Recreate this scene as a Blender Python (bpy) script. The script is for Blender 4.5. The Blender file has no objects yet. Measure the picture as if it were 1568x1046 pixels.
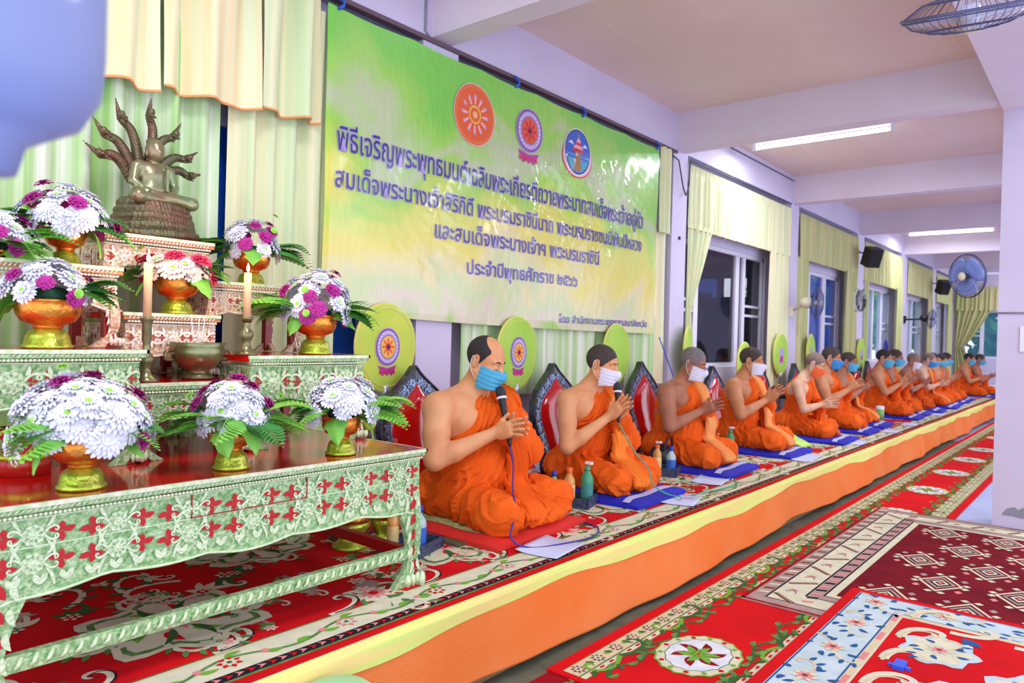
import bpy, bmesh, math, random
import numpy as np
import openvdb
from mathutils import Vector, Matrix
random.seed(7)
PI = math.pi
SC = bpy.context.scene
COL = SC.collection
# ------------------------------------------------------------------ camera
def cam_rot(yaw, pitch, roll):
    return Matrix.Rotation(yaw, 4, 'Z') @ Matrix.Rotation(PI/2+pitch, 4, 'X') @ Matrix.Rotation(roll, 4, 'Z')
cd = bpy.data.cameras.new('camera'); cam = bpy.data.objects.new('camera', cd); COL.objects.link(cam)
cd.sensor_width = 36.0; cd.lens = 1126.5/1568*36.0; cd.clip_start = 0.03; cd.clip_end = 200
cam.matrix_world = Matrix.Translation((0, 0, 1.31)) @ cam_rot(math.radians(39.48), math.radians(-0.37), math.radians(1.513))
cd.dof.use_dof = True; cd.dof.focus_distance = 3.0; cd.dof.aperture_fstop = 4.0
SC.camera = cam
# ------------------------------------------------------------------ world, view
SC.view_settings.view_transform = 'Standard'; SC.view_settings.look = 'None'
SC.view_settings.exposure = EXPOSURE = 0.70; SC.view_settings.gamma = 1.0
SC.view_settings.use_curve_mapping = False
W = bpy.data.worlds.new('sky'); SC.world = W; W.use_nodes = True
W.node_tree.nodes['Background'].inputs[0].default_value = (0.80, 0.86, 1.0, 1)
W.node_tree.nodes['Background'].inputs[1].default_value = 1.55
# the hall is open along the side away from the wall and behind the camera: the sky lights it from there
TUBE_POWER = 22.0
# ------------------------------------------------------------------ helpers
def lin(h):
    h = h.lstrip('#'); c = [int(h[i:i+2], 16)/255 for i in (0, 2, 4)]
    return tuple(x/12.92 if x <= .04045 else ((x+.055)/1.055)**2.4 for x in c)
MATS = {}
def mat(name, hexc, rough=.6, metal=0., spec=.5, var=None, vscale=8., bump=0., bscale=60., emit=0., alpha=1., trans=0., coat=0., sss=0., stretch=None, weave=0.):
    """Principled material, base colour mixed by noise with colour var."""
    m = bpy.data.materials.new(name); m.use_nodes = True; MATS[name] = m
    nt = m.node_tree; N = nt.nodes; L = nt.links; p = N['Principled BSDF']
    c = lin(hexc)
    p.inputs['Base Color'].default_value = (*c, 1); p.inputs['Roughness'].default_value = rough
    p.inputs['Metallic'].default_value = metal; p.inputs['Specular IOR Level'].default_value = spec
    if coat: p.inputs['Coat Weight'].default_value = coat; p.inputs['Coat Roughness'].default_value = .08
    if sss: p.inputs['Subsurface Weight'].default_value = sss; p.inputs['Subsurface Radius'].default_value = (.02, .008, .004); p.inputs['Subsurface Scale'].default_value = .4
    if alpha < 1: p.inputs['Alpha'].default_value = alpha
    if trans: p.inputs['Transmission Weight'].default_value = trans
    if emit: p.inputs['Emission Color'].default_value = (*c, 1); p.inputs['Emission Strength'].default_value = emit
    if var or bump or weave:
        tc = N.new('ShaderNodeTexCoord'); src = tc.outputs['Object']
        if stretch:
            mp = N.new('ShaderNodeMapping'); mp.inputs['Scale'].default_value = stretch; L.new(src, mp.inputs['Vector']); src = mp.outputs[0]
        if var:
            nz = N.new('ShaderNodeTexNoise'); nz.inputs['Scale'].default_value = vscale; nz.inputs['Detail'].default_value = 4
            L.new(src, nz.inputs['Vector'])
            mr = N.new('ShaderNodeMapRange'); mr.inputs[1].default_value = .35; mr.inputs[2].default_value = .65
            L.new(nz.outputs[0], mr.inputs[0])
            mx = N.new('ShaderNodeMix'); mx.data_type = 'RGBA'; mx.inputs[6].default_value = (*c, 1); mx.inputs[7].default_value = (*lin(var), 1)
            L.new(mr.outputs[0], mx.inputs[0]); L.new(mx.outputs[2], p.inputs['Base Color'])
        if bump:
            nb = N.new('ShaderNodeTexNoise'); nb.inputs['Scale'].default_value = bscale; nb.inputs['Detail'].default_value = 3
            L.new(src, nb.inputs['Vector'])
            bp = N.new('ShaderNodeBump'); bp.inputs['Strength'].default_value = bump; bp.inputs['Distance'].default_value = .01
            L.new(nb.outputs[0], bp.inputs['Height']); L.new(bp.outputs[0], p.inputs['Normal'])
        if weave:
            wv = N.new('ShaderNodeTexWave'); wv.inputs['Scale'].default_value = weave; wv.inputs['Distortion'].default_value = .4
            L.new(src, wv.inputs['Vector'])
            bp = N.new('ShaderNodeBump'); bp.inputs['Strength'].default_value = .35; bp.inputs['Distance'].default_value = .01
            L.new(wv.outputs[0], bp.inputs['Height']); L.new(bp.outputs[0], p.inputs['Normal'])
    return m
class MB:
    """Collects shapes; build() links them as one mesh object."""
    def __init__(s): s.v = []; s.f = []; s.mi = []; s.sm = []
    def add(s, vs, fs, mi=0, smooth=False):
        o = len(s.v); s.v.extend([tuple(v) for v in vs])
        for f in fs: s.f.append(tuple(i+o for i in f)); s.mi.append(mi); s.sm.append(smooth)
        return s
    def box(s, a, b, mi=0):
        x0, y0, z0 = a; x1, y1, z1 = b
        return s.add([(x0,y0,z0),(x1,y0,z0),(x1,y1,z0),(x0,y1,z0),(x0,y0,z1),(x1,y0,z1),(x1,y1,z1),(x0,y1,z1)],
            [(0,3,2,1),(4,5,6,7),(0,1,5,4),(1,2,6,5),(2,3,7,6),(3,0,4,7)], mi)
    def obox(s, c, ax, ay, az, h, mi=0):
        c = Vector(c); ax, ay, az = Vector(ax)*h[0], Vector(ay)*h[1], Vector(az)*h[2]
        vs = [c+i*ax+j*ay+k*az for k in (-1,1) for j, i in ((-1,-1),(-1,1),(1,1),(1,-1))]
        return s.add(vs, [(0,3,2,1),(4,5,6,7),(0,1,5,4),(1,2,6,5),(2,3,7,6),(3,0,4,7)], mi)
    def tube(s, pts, r, n=8, mi=0, cap=True, closed=False):
        pts = [Vector(p) for p in pts]; m = len(pts)
        rs = r if isinstance(r, (list, tuple)) else [r]*m
        vs = []; ref = None
        for i, p in enumerate(pts):
            a = pts[(i-1) % m] if (i > 0 or closed) else p
            b = pts[(i+1) % m] if (i < m-1 or closed) else p
            t = (b-a); t = t.normalized() if t.length > 1e-9 else Vector((0,0,1))
            if ref is None: ref = t.orthogonal().normalized()
            ref = (ref - t*ref.dot(t)); ref = ref.normalized() if ref.length > 1e-6 else t.orthogonal().normalized()
            q = t.cross(ref)
            for k in range(n):
                an = 2*PI*k/n; vs.append(p+(ref*math.cos(an)+q*math.sin(an))*rs[i])
        fs = []
        for i in range(m if closed else m-1):
            j = (i+1) % m
            for k in range(n): fs.append((i*n+k, i*n+(k+1) % n, j*n+(k+1) % n, j*n+k))
        if cap and not closed: fs.append(tuple(range(n))[::-1]); fs.append(tuple((m-1)*n+k for k in range(n)))
        return s.add(vs, fs, mi, True)
    def lathe(s, prof, n=24, c=(0,0,0), mi=0, wave=0, waven=0, axis='Z'):
        vs = []; m = len(prof)
        for r, z in prof:
            for k in range(n):
                a = 2*PI*k/n; rr = r*(1+wave*math.cos(waven*a))
                p = (rr*math.cos(a), rr*math.sin(a), z)
                if axis == 'X': p = (p[2], p[0], p[1])
                if axis == 'Y': p = (p[0], p[2], p[1])
                vs.append((c[0]+p[0], c[1]+p[1], c[2]+p[2]))
        fs = [(i*n+k, i*n+(k+1) % n, (i+1)*n+(k+1) % n, (i+1)*n+k) for i in range(m-1) for k in range(n)]
        if prof[0][0] > 1e-6: fs.append(tuple(range(n))[::-1])
        if prof[-1][0] > 1e-6: fs.append(tuple((m-1)*n+k for k in range(n)))
        return s.add(vs, fs, mi, True)
    def prism(s, pts2, fn, d0, d1, mi=0):
        """extruded outline: fn(u, v, d) -> point"""
        n = len(pts2); vs = [fn(u, v, d0) for u, v in pts2]+[fn(u, v, d1) for u, v in pts2]
        fs = [tuple(range(n))[::-1], tuple(range(n, 2*n))]+[(i, (i+1) % n, n+(i+1) % n, n+i) for i in range(n)]
        return s.add(vs, fs, mi)
    def poly(s, pts, mi=0): return s.add(pts, [tuple(range(len(pts)))], mi)
    def sheet(s, fn, nu, nv, mi=0, smooth=True):
        vs = [fn(i/nu, j/nv) for j in range(nv+1) for i in range(nu+1)]
        fs = [(j*(nu+1)+i, j*(nu+1)+i+1, (j+1)*(nu+1)+i+1, (j+1)*(nu+1)+i) for j in range(nv) for i in range(nu)]
        return s.add(vs, fs, mi, smooth)
    def ball(s, c, r, mi=0, n=10, sq=(1,1,1)):
        prof = [(math.sin(PI*i/n), -math.cos(PI*i/n)) for i in range(n+1)]
        vs = []; m = n*2
        for pr, pz in prof:
            for k in range(m):
                a = 2*PI*k/m; vs.append((c[0]+r*sq[0]*pr*math.cos(a), c[1]+r*sq[1]*pr*math.sin(a), c[2]+r*sq[2]*pz))
        fs = [(i*m+k, i*m+(k+1) % m, (i+1)*m+(k+1) % m, (i+1)*m+k) for i in range(n) for k in range(m)]
        return s.add(vs, fs, mi, True)
    def mesh(s, name, mats):
        me = bpy.data.meshes.new(name); me.from_pydata(s.v, [], s.f)
        for m in (mats if isinstance(mats, (list, tuple)) else [mats]): me.materials.append(MATS[m] if isinstance(m, str) else m)
        me.polygons.foreach_set('material_index', s.mi); me.polygons.foreach_set('use_smooth', s.sm)
        me.validate(); me.update(); return me
    def build(s, name, mats, parent=None, loc=None):
        return link(name, s.mesh(name, mats), parent, loc)
def link(name, me, parent=None, loc=None):
    o = bpy.data.objects.new(name, me); COL.objects.link(o)
    if parent: o.parent = parent
    if loc: o.location = loc
    return o
def tag(o, label, cat, group=None, kind=None):
    o['label'] = label; o['category'] = cat
    if group: o['group'] = group
    if kind: o['kind'] = kind
    return o
def thing(name, loc, label, cat, group=None, rz=0):
    o = bpy.data.objects.new(name, None); COL.objects.link(o); o.location = loc; o.rotation_euler = (0, 0, rz)
    o.empty_display_size = .1
    return tag(o, label, cat, group)
def struct(o): o['kind'] = 'structure'; return o
def copy_tree(o, parent=None):
    c = o.copy(); COL.objects.link(c)
    if parent: c.parent = parent
    for ch in list(o.children): copy_tree(ch, c)
    return c
def bevel(o, w=.004, seg=2):
    b = o.modifiers.new('bevel', 'BEVEL'); b.width = w; b.segments = seg; b.limit_method = 'ANGLE'; return o
def lerp(a, b, t): return a+(b-a)*t
def smoothpath(pts, n=8):
    """Catmull-Rom through pts"""
    P = [Vector(p) for p in pts]; P = [P[0]*2-P[1]]+P+[P[-1]*2-P[-2]]; out = []
    for i in range(1, len(P)-2):
        for k in range(n):
            t = k/n; a, b, c, d = P[i-1:i+3]
            out.append(.5*((2*b)+(c-a)*t+(2*a-5*b+4*c-d)*t*t+(3*b-a-3*c+d)*t**3))
    out.append(P[-2]); return out
# ------------------------------------------------------------------ materials
mat('wall', '#d9d2ea', .8, var='#d2c9e2', vscale=1.5)
mat('ceiling', '#f0dcd2', .85, var='#e8d0c8', vscale=.8)
mat('beam', '#e6dcea', .8, var='#e0d2e0', vscale=1.2)
mat('tile', '#b9c6ee', .25, var='#aebbe6', vscale=2)
mat('alu', '#e6e4f4', .4, spec=.5)
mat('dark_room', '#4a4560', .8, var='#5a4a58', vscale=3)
mat('bluehouse', '#3a6ad0', .7, var='#2450b4', vscale=1.5)
mat('curtain', '#a8d480', .85, var='#f0f2e2', vscale=3.2, stretch=(1,9,.08))
mat('curtain_warm', '#efe6bc', .85, var='#cfe2b0', vscale=3.0, stretch=(1,10,.1))
mat('curtain_peach', '#f7d9a4', .85, var='#e4eec8', vscale=3.2, stretch=(1,7,.1))
mat('curtain_olive', '#d4cc96', .85, var='#b4c080', vscale=3.4, stretch=(1,6,.15))
mat('hem', '#f2a468', .8)
mat('wood_rod', '#6b5560', .6)
mat('white', '#eeeef6', .5); mat('offwhite', '#ded6c6', .55); mat('grey', '#8f8fa2', .5)
mat('black', '#17161c', .45); mat('wire', '#4a4458', .6)
mat('tube', '#eaf0ff', .4, emit=7.0)
m = mat('glass', '#5f9cc0', .03); m.node_tree.nodes['Principled BSDF'].inputs['Alpha'].default_value = .28
m = mat('glass_dark', '#1a1a28', .04); m.node_tree.nodes['Principled BSDF'].inputs['Alpha'].default_value = .5
mat('window_blue', '#1f62e0', .3)
m = mat('glass_blue', '#1d4fc0', .05); m.node_tree.nodes['Principled BSDF'].inputs['Alpha'].default_value = .6
# ------------------------------------------------------------------ structure
XW = -3.35; XC = -3.20                        # wall face, column face
ZB = 3.08; ZC = 3.42                          # beam underside, ceiling
CY = [(0.02, .17), (3.14, .15), (6.30, .145), (9.46, .15), (12.57, .19), (15.70, .23), (18.66, .18)]
YF = 21.0
WIN = [(.60, 2.75), (None, None), (6.62, 8.90), (10.06, 12.0), (13.2, 15.35), (16.3, 18.3), (19.15, 20.5)]
ZW0, ZW1 = 1.04, 2.34
struct(MB().box((-3.6, -2.2, -.12), (4.6, 24, 0)).build('floor', 'tile'))
struct(MB().box((-3.6, -2.2, ZC), (4.6, YF+.3, ZC+.15)).build('ceiling', 'ceiling'))
b = MB(); ys = [-2.2]
for w in WIN:
    if w[0] is None: continue
    b.box((XW-.15, ys[-1], 0), (XW, w[0], ZC)); ys.append(w[1])
    b.box((XW-.15, w[0], 0), (XW, w[1], ZW0)); b.box((XW-.15, w[0], ZW1), (XW, w[1], ZC))
b.box((XW-.15, ys[-1], 0), (XW, YF+.15, ZC))
struct(b.build('wall_left', 'wall'))
FW = (-2.95, -.9, 1.09, 2.24)
b = MB(); b.box((XW, YF, 0), (FW[0], YF+.15, ZC)); b.box((FW[1], YF, 0), (5.5, YF+.15, ZC))
b.box((FW[0], YF, 0), (FW[1], YF+.15, FW[2])); b.box((FW[0], YF, FW[3]), (FW[1], YF+.15, ZC))
struct(b.build('wall_far', 'wall'))
for y, h in CY: struct(MB().box((XW, y-h, 0), (XC, y+h, ZB)).build('pillar_wall', 'wall'))
struct(MB().box((XW, -2.2, ZB), (XC, YF, ZC)).build('beam_wall', 'wall'))
for y, h in CY: struct(MB().box((XC, y-.085, ZB), (4.6, y+.085, ZC)).build('beam_cross', 'beam'))
# free-standing pillars and the beam they carry
PX = (-.69, -.39)
for y in (6.46+.15, 9.46, 12.57, 15.7, 18.66):
    struct(MB().box((PX[0], y-.15, 0), (PX[1], y+.15, ZB-.02)).build('pillar_hall', 'wall'))
struct(MB().box((PX[0]-.0, -2.2, ZB-.02), (PX[1], YF, ZC)).build('beam_hall', 'beam'))
b = MB()
for i in range(9):
    x = -2.7+i*.6; b.box((x-.003, -2, ZC-.002), (x+.003, YF, ZC))
struct(b.build('trim_1', 'ceiling')); 
# chipped patch at the foot of the pillar
tag(MB().prism([(-.63,.10),(-.60,.15),(-.55,.17),(-.53,.15),(-.49,.18),(-.47,.13),(-.50,.09),(-.56,.10)], lambda u, v, d: (u, 6.46-d, v), 0, .003).build('paint_chip', 'grey'), 'small grey chip in the paint at the foot of the white hall pillar', 'paint chip')
# thin vertical wire on beams and pillars
def wire(name, pts, label, r=.006, m='wire', parent=None):
    o = MB().tube(pts, r, 6).build(name, m, parent)
    if label: tag(o, label, 'wire')
    return o
wire('conduit', [(-3.195, 3.0, 3.41), (-3.195, 3.0, 3.1), (-3.19, 3.05, 3.06), (-3.19, 3.4, 3.06)], 'thin grey conduit pipe running down the beam above the green banner', .009, 'grey')
wire('cable', [(-3.19, 6.05, 3.02), (-3.17, 6.2, 2.98), (-3.17, 6.3, 2.75), (-3.17, 6.36, 2.68), (-3.17, 6.42, 2.78), (-3.17, 6.43, 2.97), (-3.19, 6.5, 3.04), (-3.19, 9.3, 3.06)], 'dark cable loop hanging from the top of the pillar right of the banner', .007)
wire('cable', [(-3.19, 6.6, 3.36), (-3.19, 9.42, 3.36), (-3.19, 9.44, 3.07)], 'grey cable clipped along the top of the beam over the first window', .006)
wire('cable', [(-1.64, 7.25, 3.4), (-1.62, 6.9, 3.4), (-.7, 6.9, 3.4)], 'cable on the ceiling from the near tube light towards the hall beam', .008)
wire('hanging_rope', [(-3.16, 5.9, 1.34), (-3.14, 6.1, 1.05), (-3.1, 6.3, .7)], 'thin blue cord hanging beside the banner down to the wall', .006, 'bluehouse')
MB().box((XC-.003, 6.29, 2.26), (XC+.01, 6.32, 2.29)).build('wall_hook', 'black')
tag(bpy.data.objects['wall_hook'], 'small dark square hook on the pillar right of the banner', 'hook')
# ------------------------------------------------------------------ windows
def window(n, y0, y1, z0, z1, bars, low, glass, xw=XW-.06, far=False, tz=(1.63, 1.74)):
    fr = MB(); t = .045
    P = (lambda a, b, c: (b, c, a)) if False else None
    def bx(ya, yb, za, zb, d=.04):
        if far: fr.box((ya, xw-d, za), (yb, xw+d, zb))
        else: fr.box((xw-d, ya, za), (xw+d, yb, zb))
    bx(y0, y1, z1-t, z1); bx(y0, y1, z0, z0+t); bx(y0, y0+t, z0, z1); bx(y1-t, y1, z0, z1)
    for a, b_ in bars: bx(a, b_, z0+t, z1-t, .03)
    for a, b_ in low:
        for z in tz: bx(a, b_, z-.014, z+.014, .025)
    o = struct(fr.build('window_%d' % n, 'alu'))
    g = MB()
    if far: g.box((y0+t, xw-.006, z0+t), (y1-t, xw+.006, z1-t))
    else: g.box((xw-.006, y0+t, z0+t), (xw+.006, y1-t, z1-t))
    gl = g.build('glass', glass, o); gl['kind'] = 'structure'
    return o
window(1, .60, 2.75, ZW0, ZW1, [(1.2, 1.3), (2.2, 2.3)], [], 'window_blue')
window(2, 6.62, 8.90, ZW0, ZW1, [(7.02, 7.12), (8.08, 8.18), (8.28, 8.36)], [(6.62, 7.02), (8.36, 8.9)], 'glass_dark')
window(3, 10.06, 12.0, ZW0, ZW1, [(10.16, 10.24), (10.6, 10.7), (11.25, 11.42)], [(10.06, 10.2), (11.42, 12.0)], 'glass_blue')
window(4, 13.2, 15.35, ZW0, ZW1, [(13.62, 13.74), (14.1, 14.2), (14.68, 14.84)], [(14.84, 15.35)], 'glass')
window(5, 16.3, 18.3, ZW0, ZW1, [(16.9, 17.0), (17.34, 17.44)], [(17.44, 18.3)], 'glass')
window(6, 19.15, 20.5, ZW0, ZW1, [(19.55, 19.63), (19.95, 20.03)], [(20.03, 20.5)], 'glass')
window(7, FW[0], FW[1], FW[2], FW[3], [(-2.6, -2.52), (-1.9, -1.82)], [(FW[0], -2.6)], 'glass', xw=YF+.06, far=True)
# ------------------------------------------------------------------ outside
struct(MB().box((-30, -3, -.2), (-3.6, 40, -.12)).box((-30, 24, -.2), (12, 40, -.12)).build('ground', mat('lawn', '#4f8a3c', .9, var='#7aa64a', vscale=3)))
struct(MB().box((-5.9, 5.8, -.1), (-5.8, 9.9, 3.5)).box((-5.9, 5.8, -.1), (-3.5, 5.9, 3.5)).box((-5.9, 9.6, -.1), (-3.5, 9.7, 1.93)).box((-5.9, 9.6, 2.19), (-3.5, 9.7, 3.5)).box((-5.9, 9.6, 1.93), (-4.62, 9.7, 2.19)).box((-4.28, 9.6, 1.93), (-4.22, 9.7, 2.19)).box((-3.86, 9.6, 1.93), (-3.5, 9.7, 2.19)).box((-5.9, 5.8, 3.4), (-3.5, 9.7, 3.5)).build('room_beyond', 'dark_room'))  # bright slots cut in the end wall stand in for reflections in the glass
b = MB()
b.box((-5.6, 6.4, 0), (-5.1, 8.4, .9)); b.box((-5.6, 7.0, 1.9), (-5.55, 9.2, 2.05))
for i in range(7): b.box((-5.3+.02*i, 7.9+.2*i, 0), (-5.22+.02*i, 7.96+.2*i, 1.5+.1*(i % 3)))
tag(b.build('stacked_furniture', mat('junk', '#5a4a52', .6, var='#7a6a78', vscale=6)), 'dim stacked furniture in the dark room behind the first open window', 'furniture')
hb = thing('blue_building', (-7.6, 0, 0), 'blue painted building seen through the second window', 'building')
MB().box((-.5, 9.2, 0), (.5, 16.0, 4.2)).build('facade', 'bluehouse', hb)
for k in range(4): MB().box((.5, 9.6+k*1.7, 1.2), (.53, 10.5+k*1.7, 2.4)).build('window', mat('bpane%d' % k, '#16264f', .1), hb)
b = MB(); b.box((-.9, 9.0, 4.2), (.9, 16.2, 4.35)); b.build('roof', 'white', hb)
mat('leafA', '#3f8a3a', .6, var='#2a6b3a', vscale=4); mat('leafB', '#5aa83c', .6, var='#9ccf50', vscale=4); mat('bark', '#5a4433', .9)
def tree(x, y, h, r, m, label):
    t = thing('tree', (x, y, -.12), label, 'tree', 'trees outside the windows')
    MB().tube([(0,0,0), (.05,0,h*.4), (0,.05,h*.75)], [.12,.09,.05], 8).build('trunk', 'bark', t)
    c = MB()
    for i in range(2200):
        u = Vector((random.gauss(0,1), random.gauss(0,1), random.gauss(0,1))).normalized()*(r*random.uniform(.55,1))
        p = Vector((0,0,h*.72))+Vector((u.x,u.y,u.z*1.15)); s = random.uniform(.12,.26)
        a = Vector((random.gauss(0,1), random.gauss(0,1), random.gauss(0,1))).normalized(); b_ = a.orthogonal().normalized()
        c.add([p-a*s, p+b_*s*.45, p+a*s, p-b_*s*.45], [(0,1,2,3)])
    c.build('crown', m, t)
for i, (x, y, h, r, m, l) in enumerate([(-5.8, 17.9, 3.4, 1.3, 'leafB', 'bright green tree outside the third window from the banner'), (-6.3, 21.8, 3.6, 1.5, 'leafB', 'light green tree outside the fifth window'),
    (-5.4, 26.4, 4.0, 1.6, 'leafA', 'dark green tree outside the far wall, by the room corner'), (-2.0, 25.5, 3.4, 1.7, 'leafA', 'dark green tree filling the left part of the far window'), (1.5, 26.2, 3.6, 1.7, 'leafB', 'green tree filling the right part of the far window')]): tree(x, y, h, r, m, l)
# ------------------------------------------------------------------ curtains
def drape(name, y0, y1, z0, z1, m, label, lam=.13, amp=.028, x=-3.19, gather=0., swag=None, group=None, hem=False, seed=0, far=None, hemm='hem', bw=0.):
    """pleated cloth hanging in the plane of the wall; swag=(side, waist z, waist width) ties it back"""
    rnd = random.Random(seed*7+3); ph = [rnd.uniform(0, 6.28) for _ in range(4)]
    def f(u, v):
        z = lerp(z1, z0, v); yy = lerp(y0, y1, u)
        a = amp*(1-gather*(1-min(1, v*6)))
        s = math.sin(2*PI*yy/lam+ph[0]+.9*math.sin(2.3*yy/lam+ph[1])+.5*math.sin(3*v+ph[2]))
        xx = x+a*s+.4*a*math.sin(4*PI*yy/lam*.73+ph[3])
        if gather and v < .16: xx = x+.012*math.sin(2*PI*yy/.035)*(1-v/.16)+ (xx-x)*(v/.16)
        if swag:
            side, zw, ww = swag
            t = (z-zw)/(z1-zw) if z > zw else (zw-z)/(zw-z0)*.45
            k = ww+(1-ww)*max(0, t)**.8
            yy = (y0+(yy-y0)*k) if side < 0 else (y1-(y1-yy)*k)
            xx = x+(xx-x)*(.7+.3*k)
        zz = z+(bw*math.sin(yy*5+ph[1])*v)
        return (xx, yy, zz) if far is None else (yy, far-(xx-x), zz)
    n = max(24, int(abs(y1-y0)/lam*9))
    if gather: n = max(n, int(abs(y1-y0)/.035*6))
    b = MB().sheet(f, n, 14)
    if hem:
        pts = [Vector(f(i/n, 1))+Vector((.004, 0, 0)) for i in range(n+1)]
        b.tube(pts, .006, 5, 1)
    return tag(b.build(name, [m, hemm]), label, 'curtain', group)
G1 = 'full-length pleated curtains behind the altar'; G2 = 'gathered valances above the windows'; G3 = 'curtain panels hanging beside the windows'
drape('curtain', .1, 1.745, .35, 2.95, 'curtain', 'long pale green pleated curtain behind the statue, left of the blue gap', .17, .035, seed=1, group=G1, x=-3.2)
drape('curtain', 1.785, 2.42, .35, 2.95, 'curtain_warm', 'long pale green curtain between the blue gap and the banner', .12, .03, seed=2, group=G1, x=-3.2)
for i, (a, b_, z, l, mm) in enumerate([(.25, 1.42, 2.30, 'leftmost peach-edged valance panel, above the statue', 'curtain_peach'), (1.43, 1.88, 2.33, 'valance panel with an orange hem, above the blue gap between curtains', 'curtain_peach'), (1.89, 2.235, 2.36, 'valance panel with an orange hem, touching the left edge of the banner', 'curtain_warm')]):
    drape('valance', a, b_, z, 3.06, mm, l, .21, .042, x=-3.12, hem=True, seed=10+i, group='valance panels over the altar curtains', bw=.012)
drape('valance', 5.83, 6.08, 2.28, 3.04, 'curtain_warm', 'narrow valance strip between the banner and the pillar', .12, .015, seed=20, group=G2, hem=True, hemm='curtain_warm', x=-3.17)
drape('curtain', 5.84, 6.1, .92, 2.3, 'curtain_peach', 'narrow curtain strip beside the right edge of the banner', .2, .015, seed=21, group=G3, x=-3.23)
drape('curtain', 3.40, 5.95, .91, 1.5, 'curtain', 'short pale green curtain showing under the banner', .16, .02, seed=22, group=G3, x=-3.22)
VB = [(6.47, 9.3, 2.40, 'pale wide valance above the first open window', 'curtain_warm'), (9.63, 12.36, 2.42, 'olive gathered valance above the second window, right of the white wall fan', 'curtain_olive'), (12.79, 15.46, 2.37, 'olive valance behind the first black wall speaker', 'curtain_olive'),
      (15.96, 18.48, 2.36, 'olive valance above the window between the two speakers', 'curtain_olive'), (18.86, 20.9, 2.36, 'olive valance behind the second black speaker, by the room corner', 'curtain_olive')]
for i, (a, b_, z, l, mm) in enumerate(VB):
    drape('valance', a, b_, z, 3.0, mm, l, .11, .014, seed=30+i, gather=1, group=G2, hem=(i == 0), hemm='curtain_peach')
drape('curtain', 6.46, 7.0, .45, 2.44, 'curtain_warm', 'yellow-green curtain tied back at the left of the first window', .12, .02, swag=(-1, 1.62, .16), seed=40, group=G3)
drape('curtain', 8.62, 9.22, .80, 2.42, 'curtain_warm', 'straight pale curtain at the right of the first window', .14, .02, seed=41, group=G3)
drape('curtain', 9.63, 9.95, .6, 2.44, 'curtain_olive', 'narrow curtain left of the second window, behind the white wall fan', .1, .02, seed=42, group=G3)
drape('curtain', 11.75, 12.33, .7, 2.44, 'curtain_olive', 'olive curtain between the second window and the clock', .13, .03, seed=43, group=G3)
drape('curtain', 12.8, 13.1, .6, 2.4, 'curtain_olive', 'thin curtain edge right of the clock', .1, .02, seed=44, group=G3)
drape('curtain', 15.0, 15.44, .7, 2.4, 'curtain_olive', 'olive curtain right of the third window', .13, .03, seed=45, group=G3)
drape('curtain', 18.0, 18.46, .7, 2.4, 'curtain_olive', 'olive curtain right of the fourth window', .13, .03, seed=46, group=G3)
drape('curtain', 20.3, 20.85, .5, 2.4, 'curtain_olive', 'olive curtain in the room corner', .13, .03, seed=47, group=G3)
drape('valance', -3.12, -.8, 2.24, 2.82, 'curtain_olive', 'olive gathered valance on the far wall', .1, .02, seed=48, gather=1, group=G2, far=YF-.06)
drape('curtain', -3.12, -2.35, .4, 2.3, 'curtain_olive', 'olive curtain tied back on the far wall', .12, .03, swag=(-1, 1.35, .25), seed=49, group=G3, far=YF-.04)
tag(MB().box((XC-.03, .1, 3.045), (XC+.02, 6.2, 3.07)).build('curtain_rail', 'wood_rod'), 'dark rail along the beam above the banner', 'rail')
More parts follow.
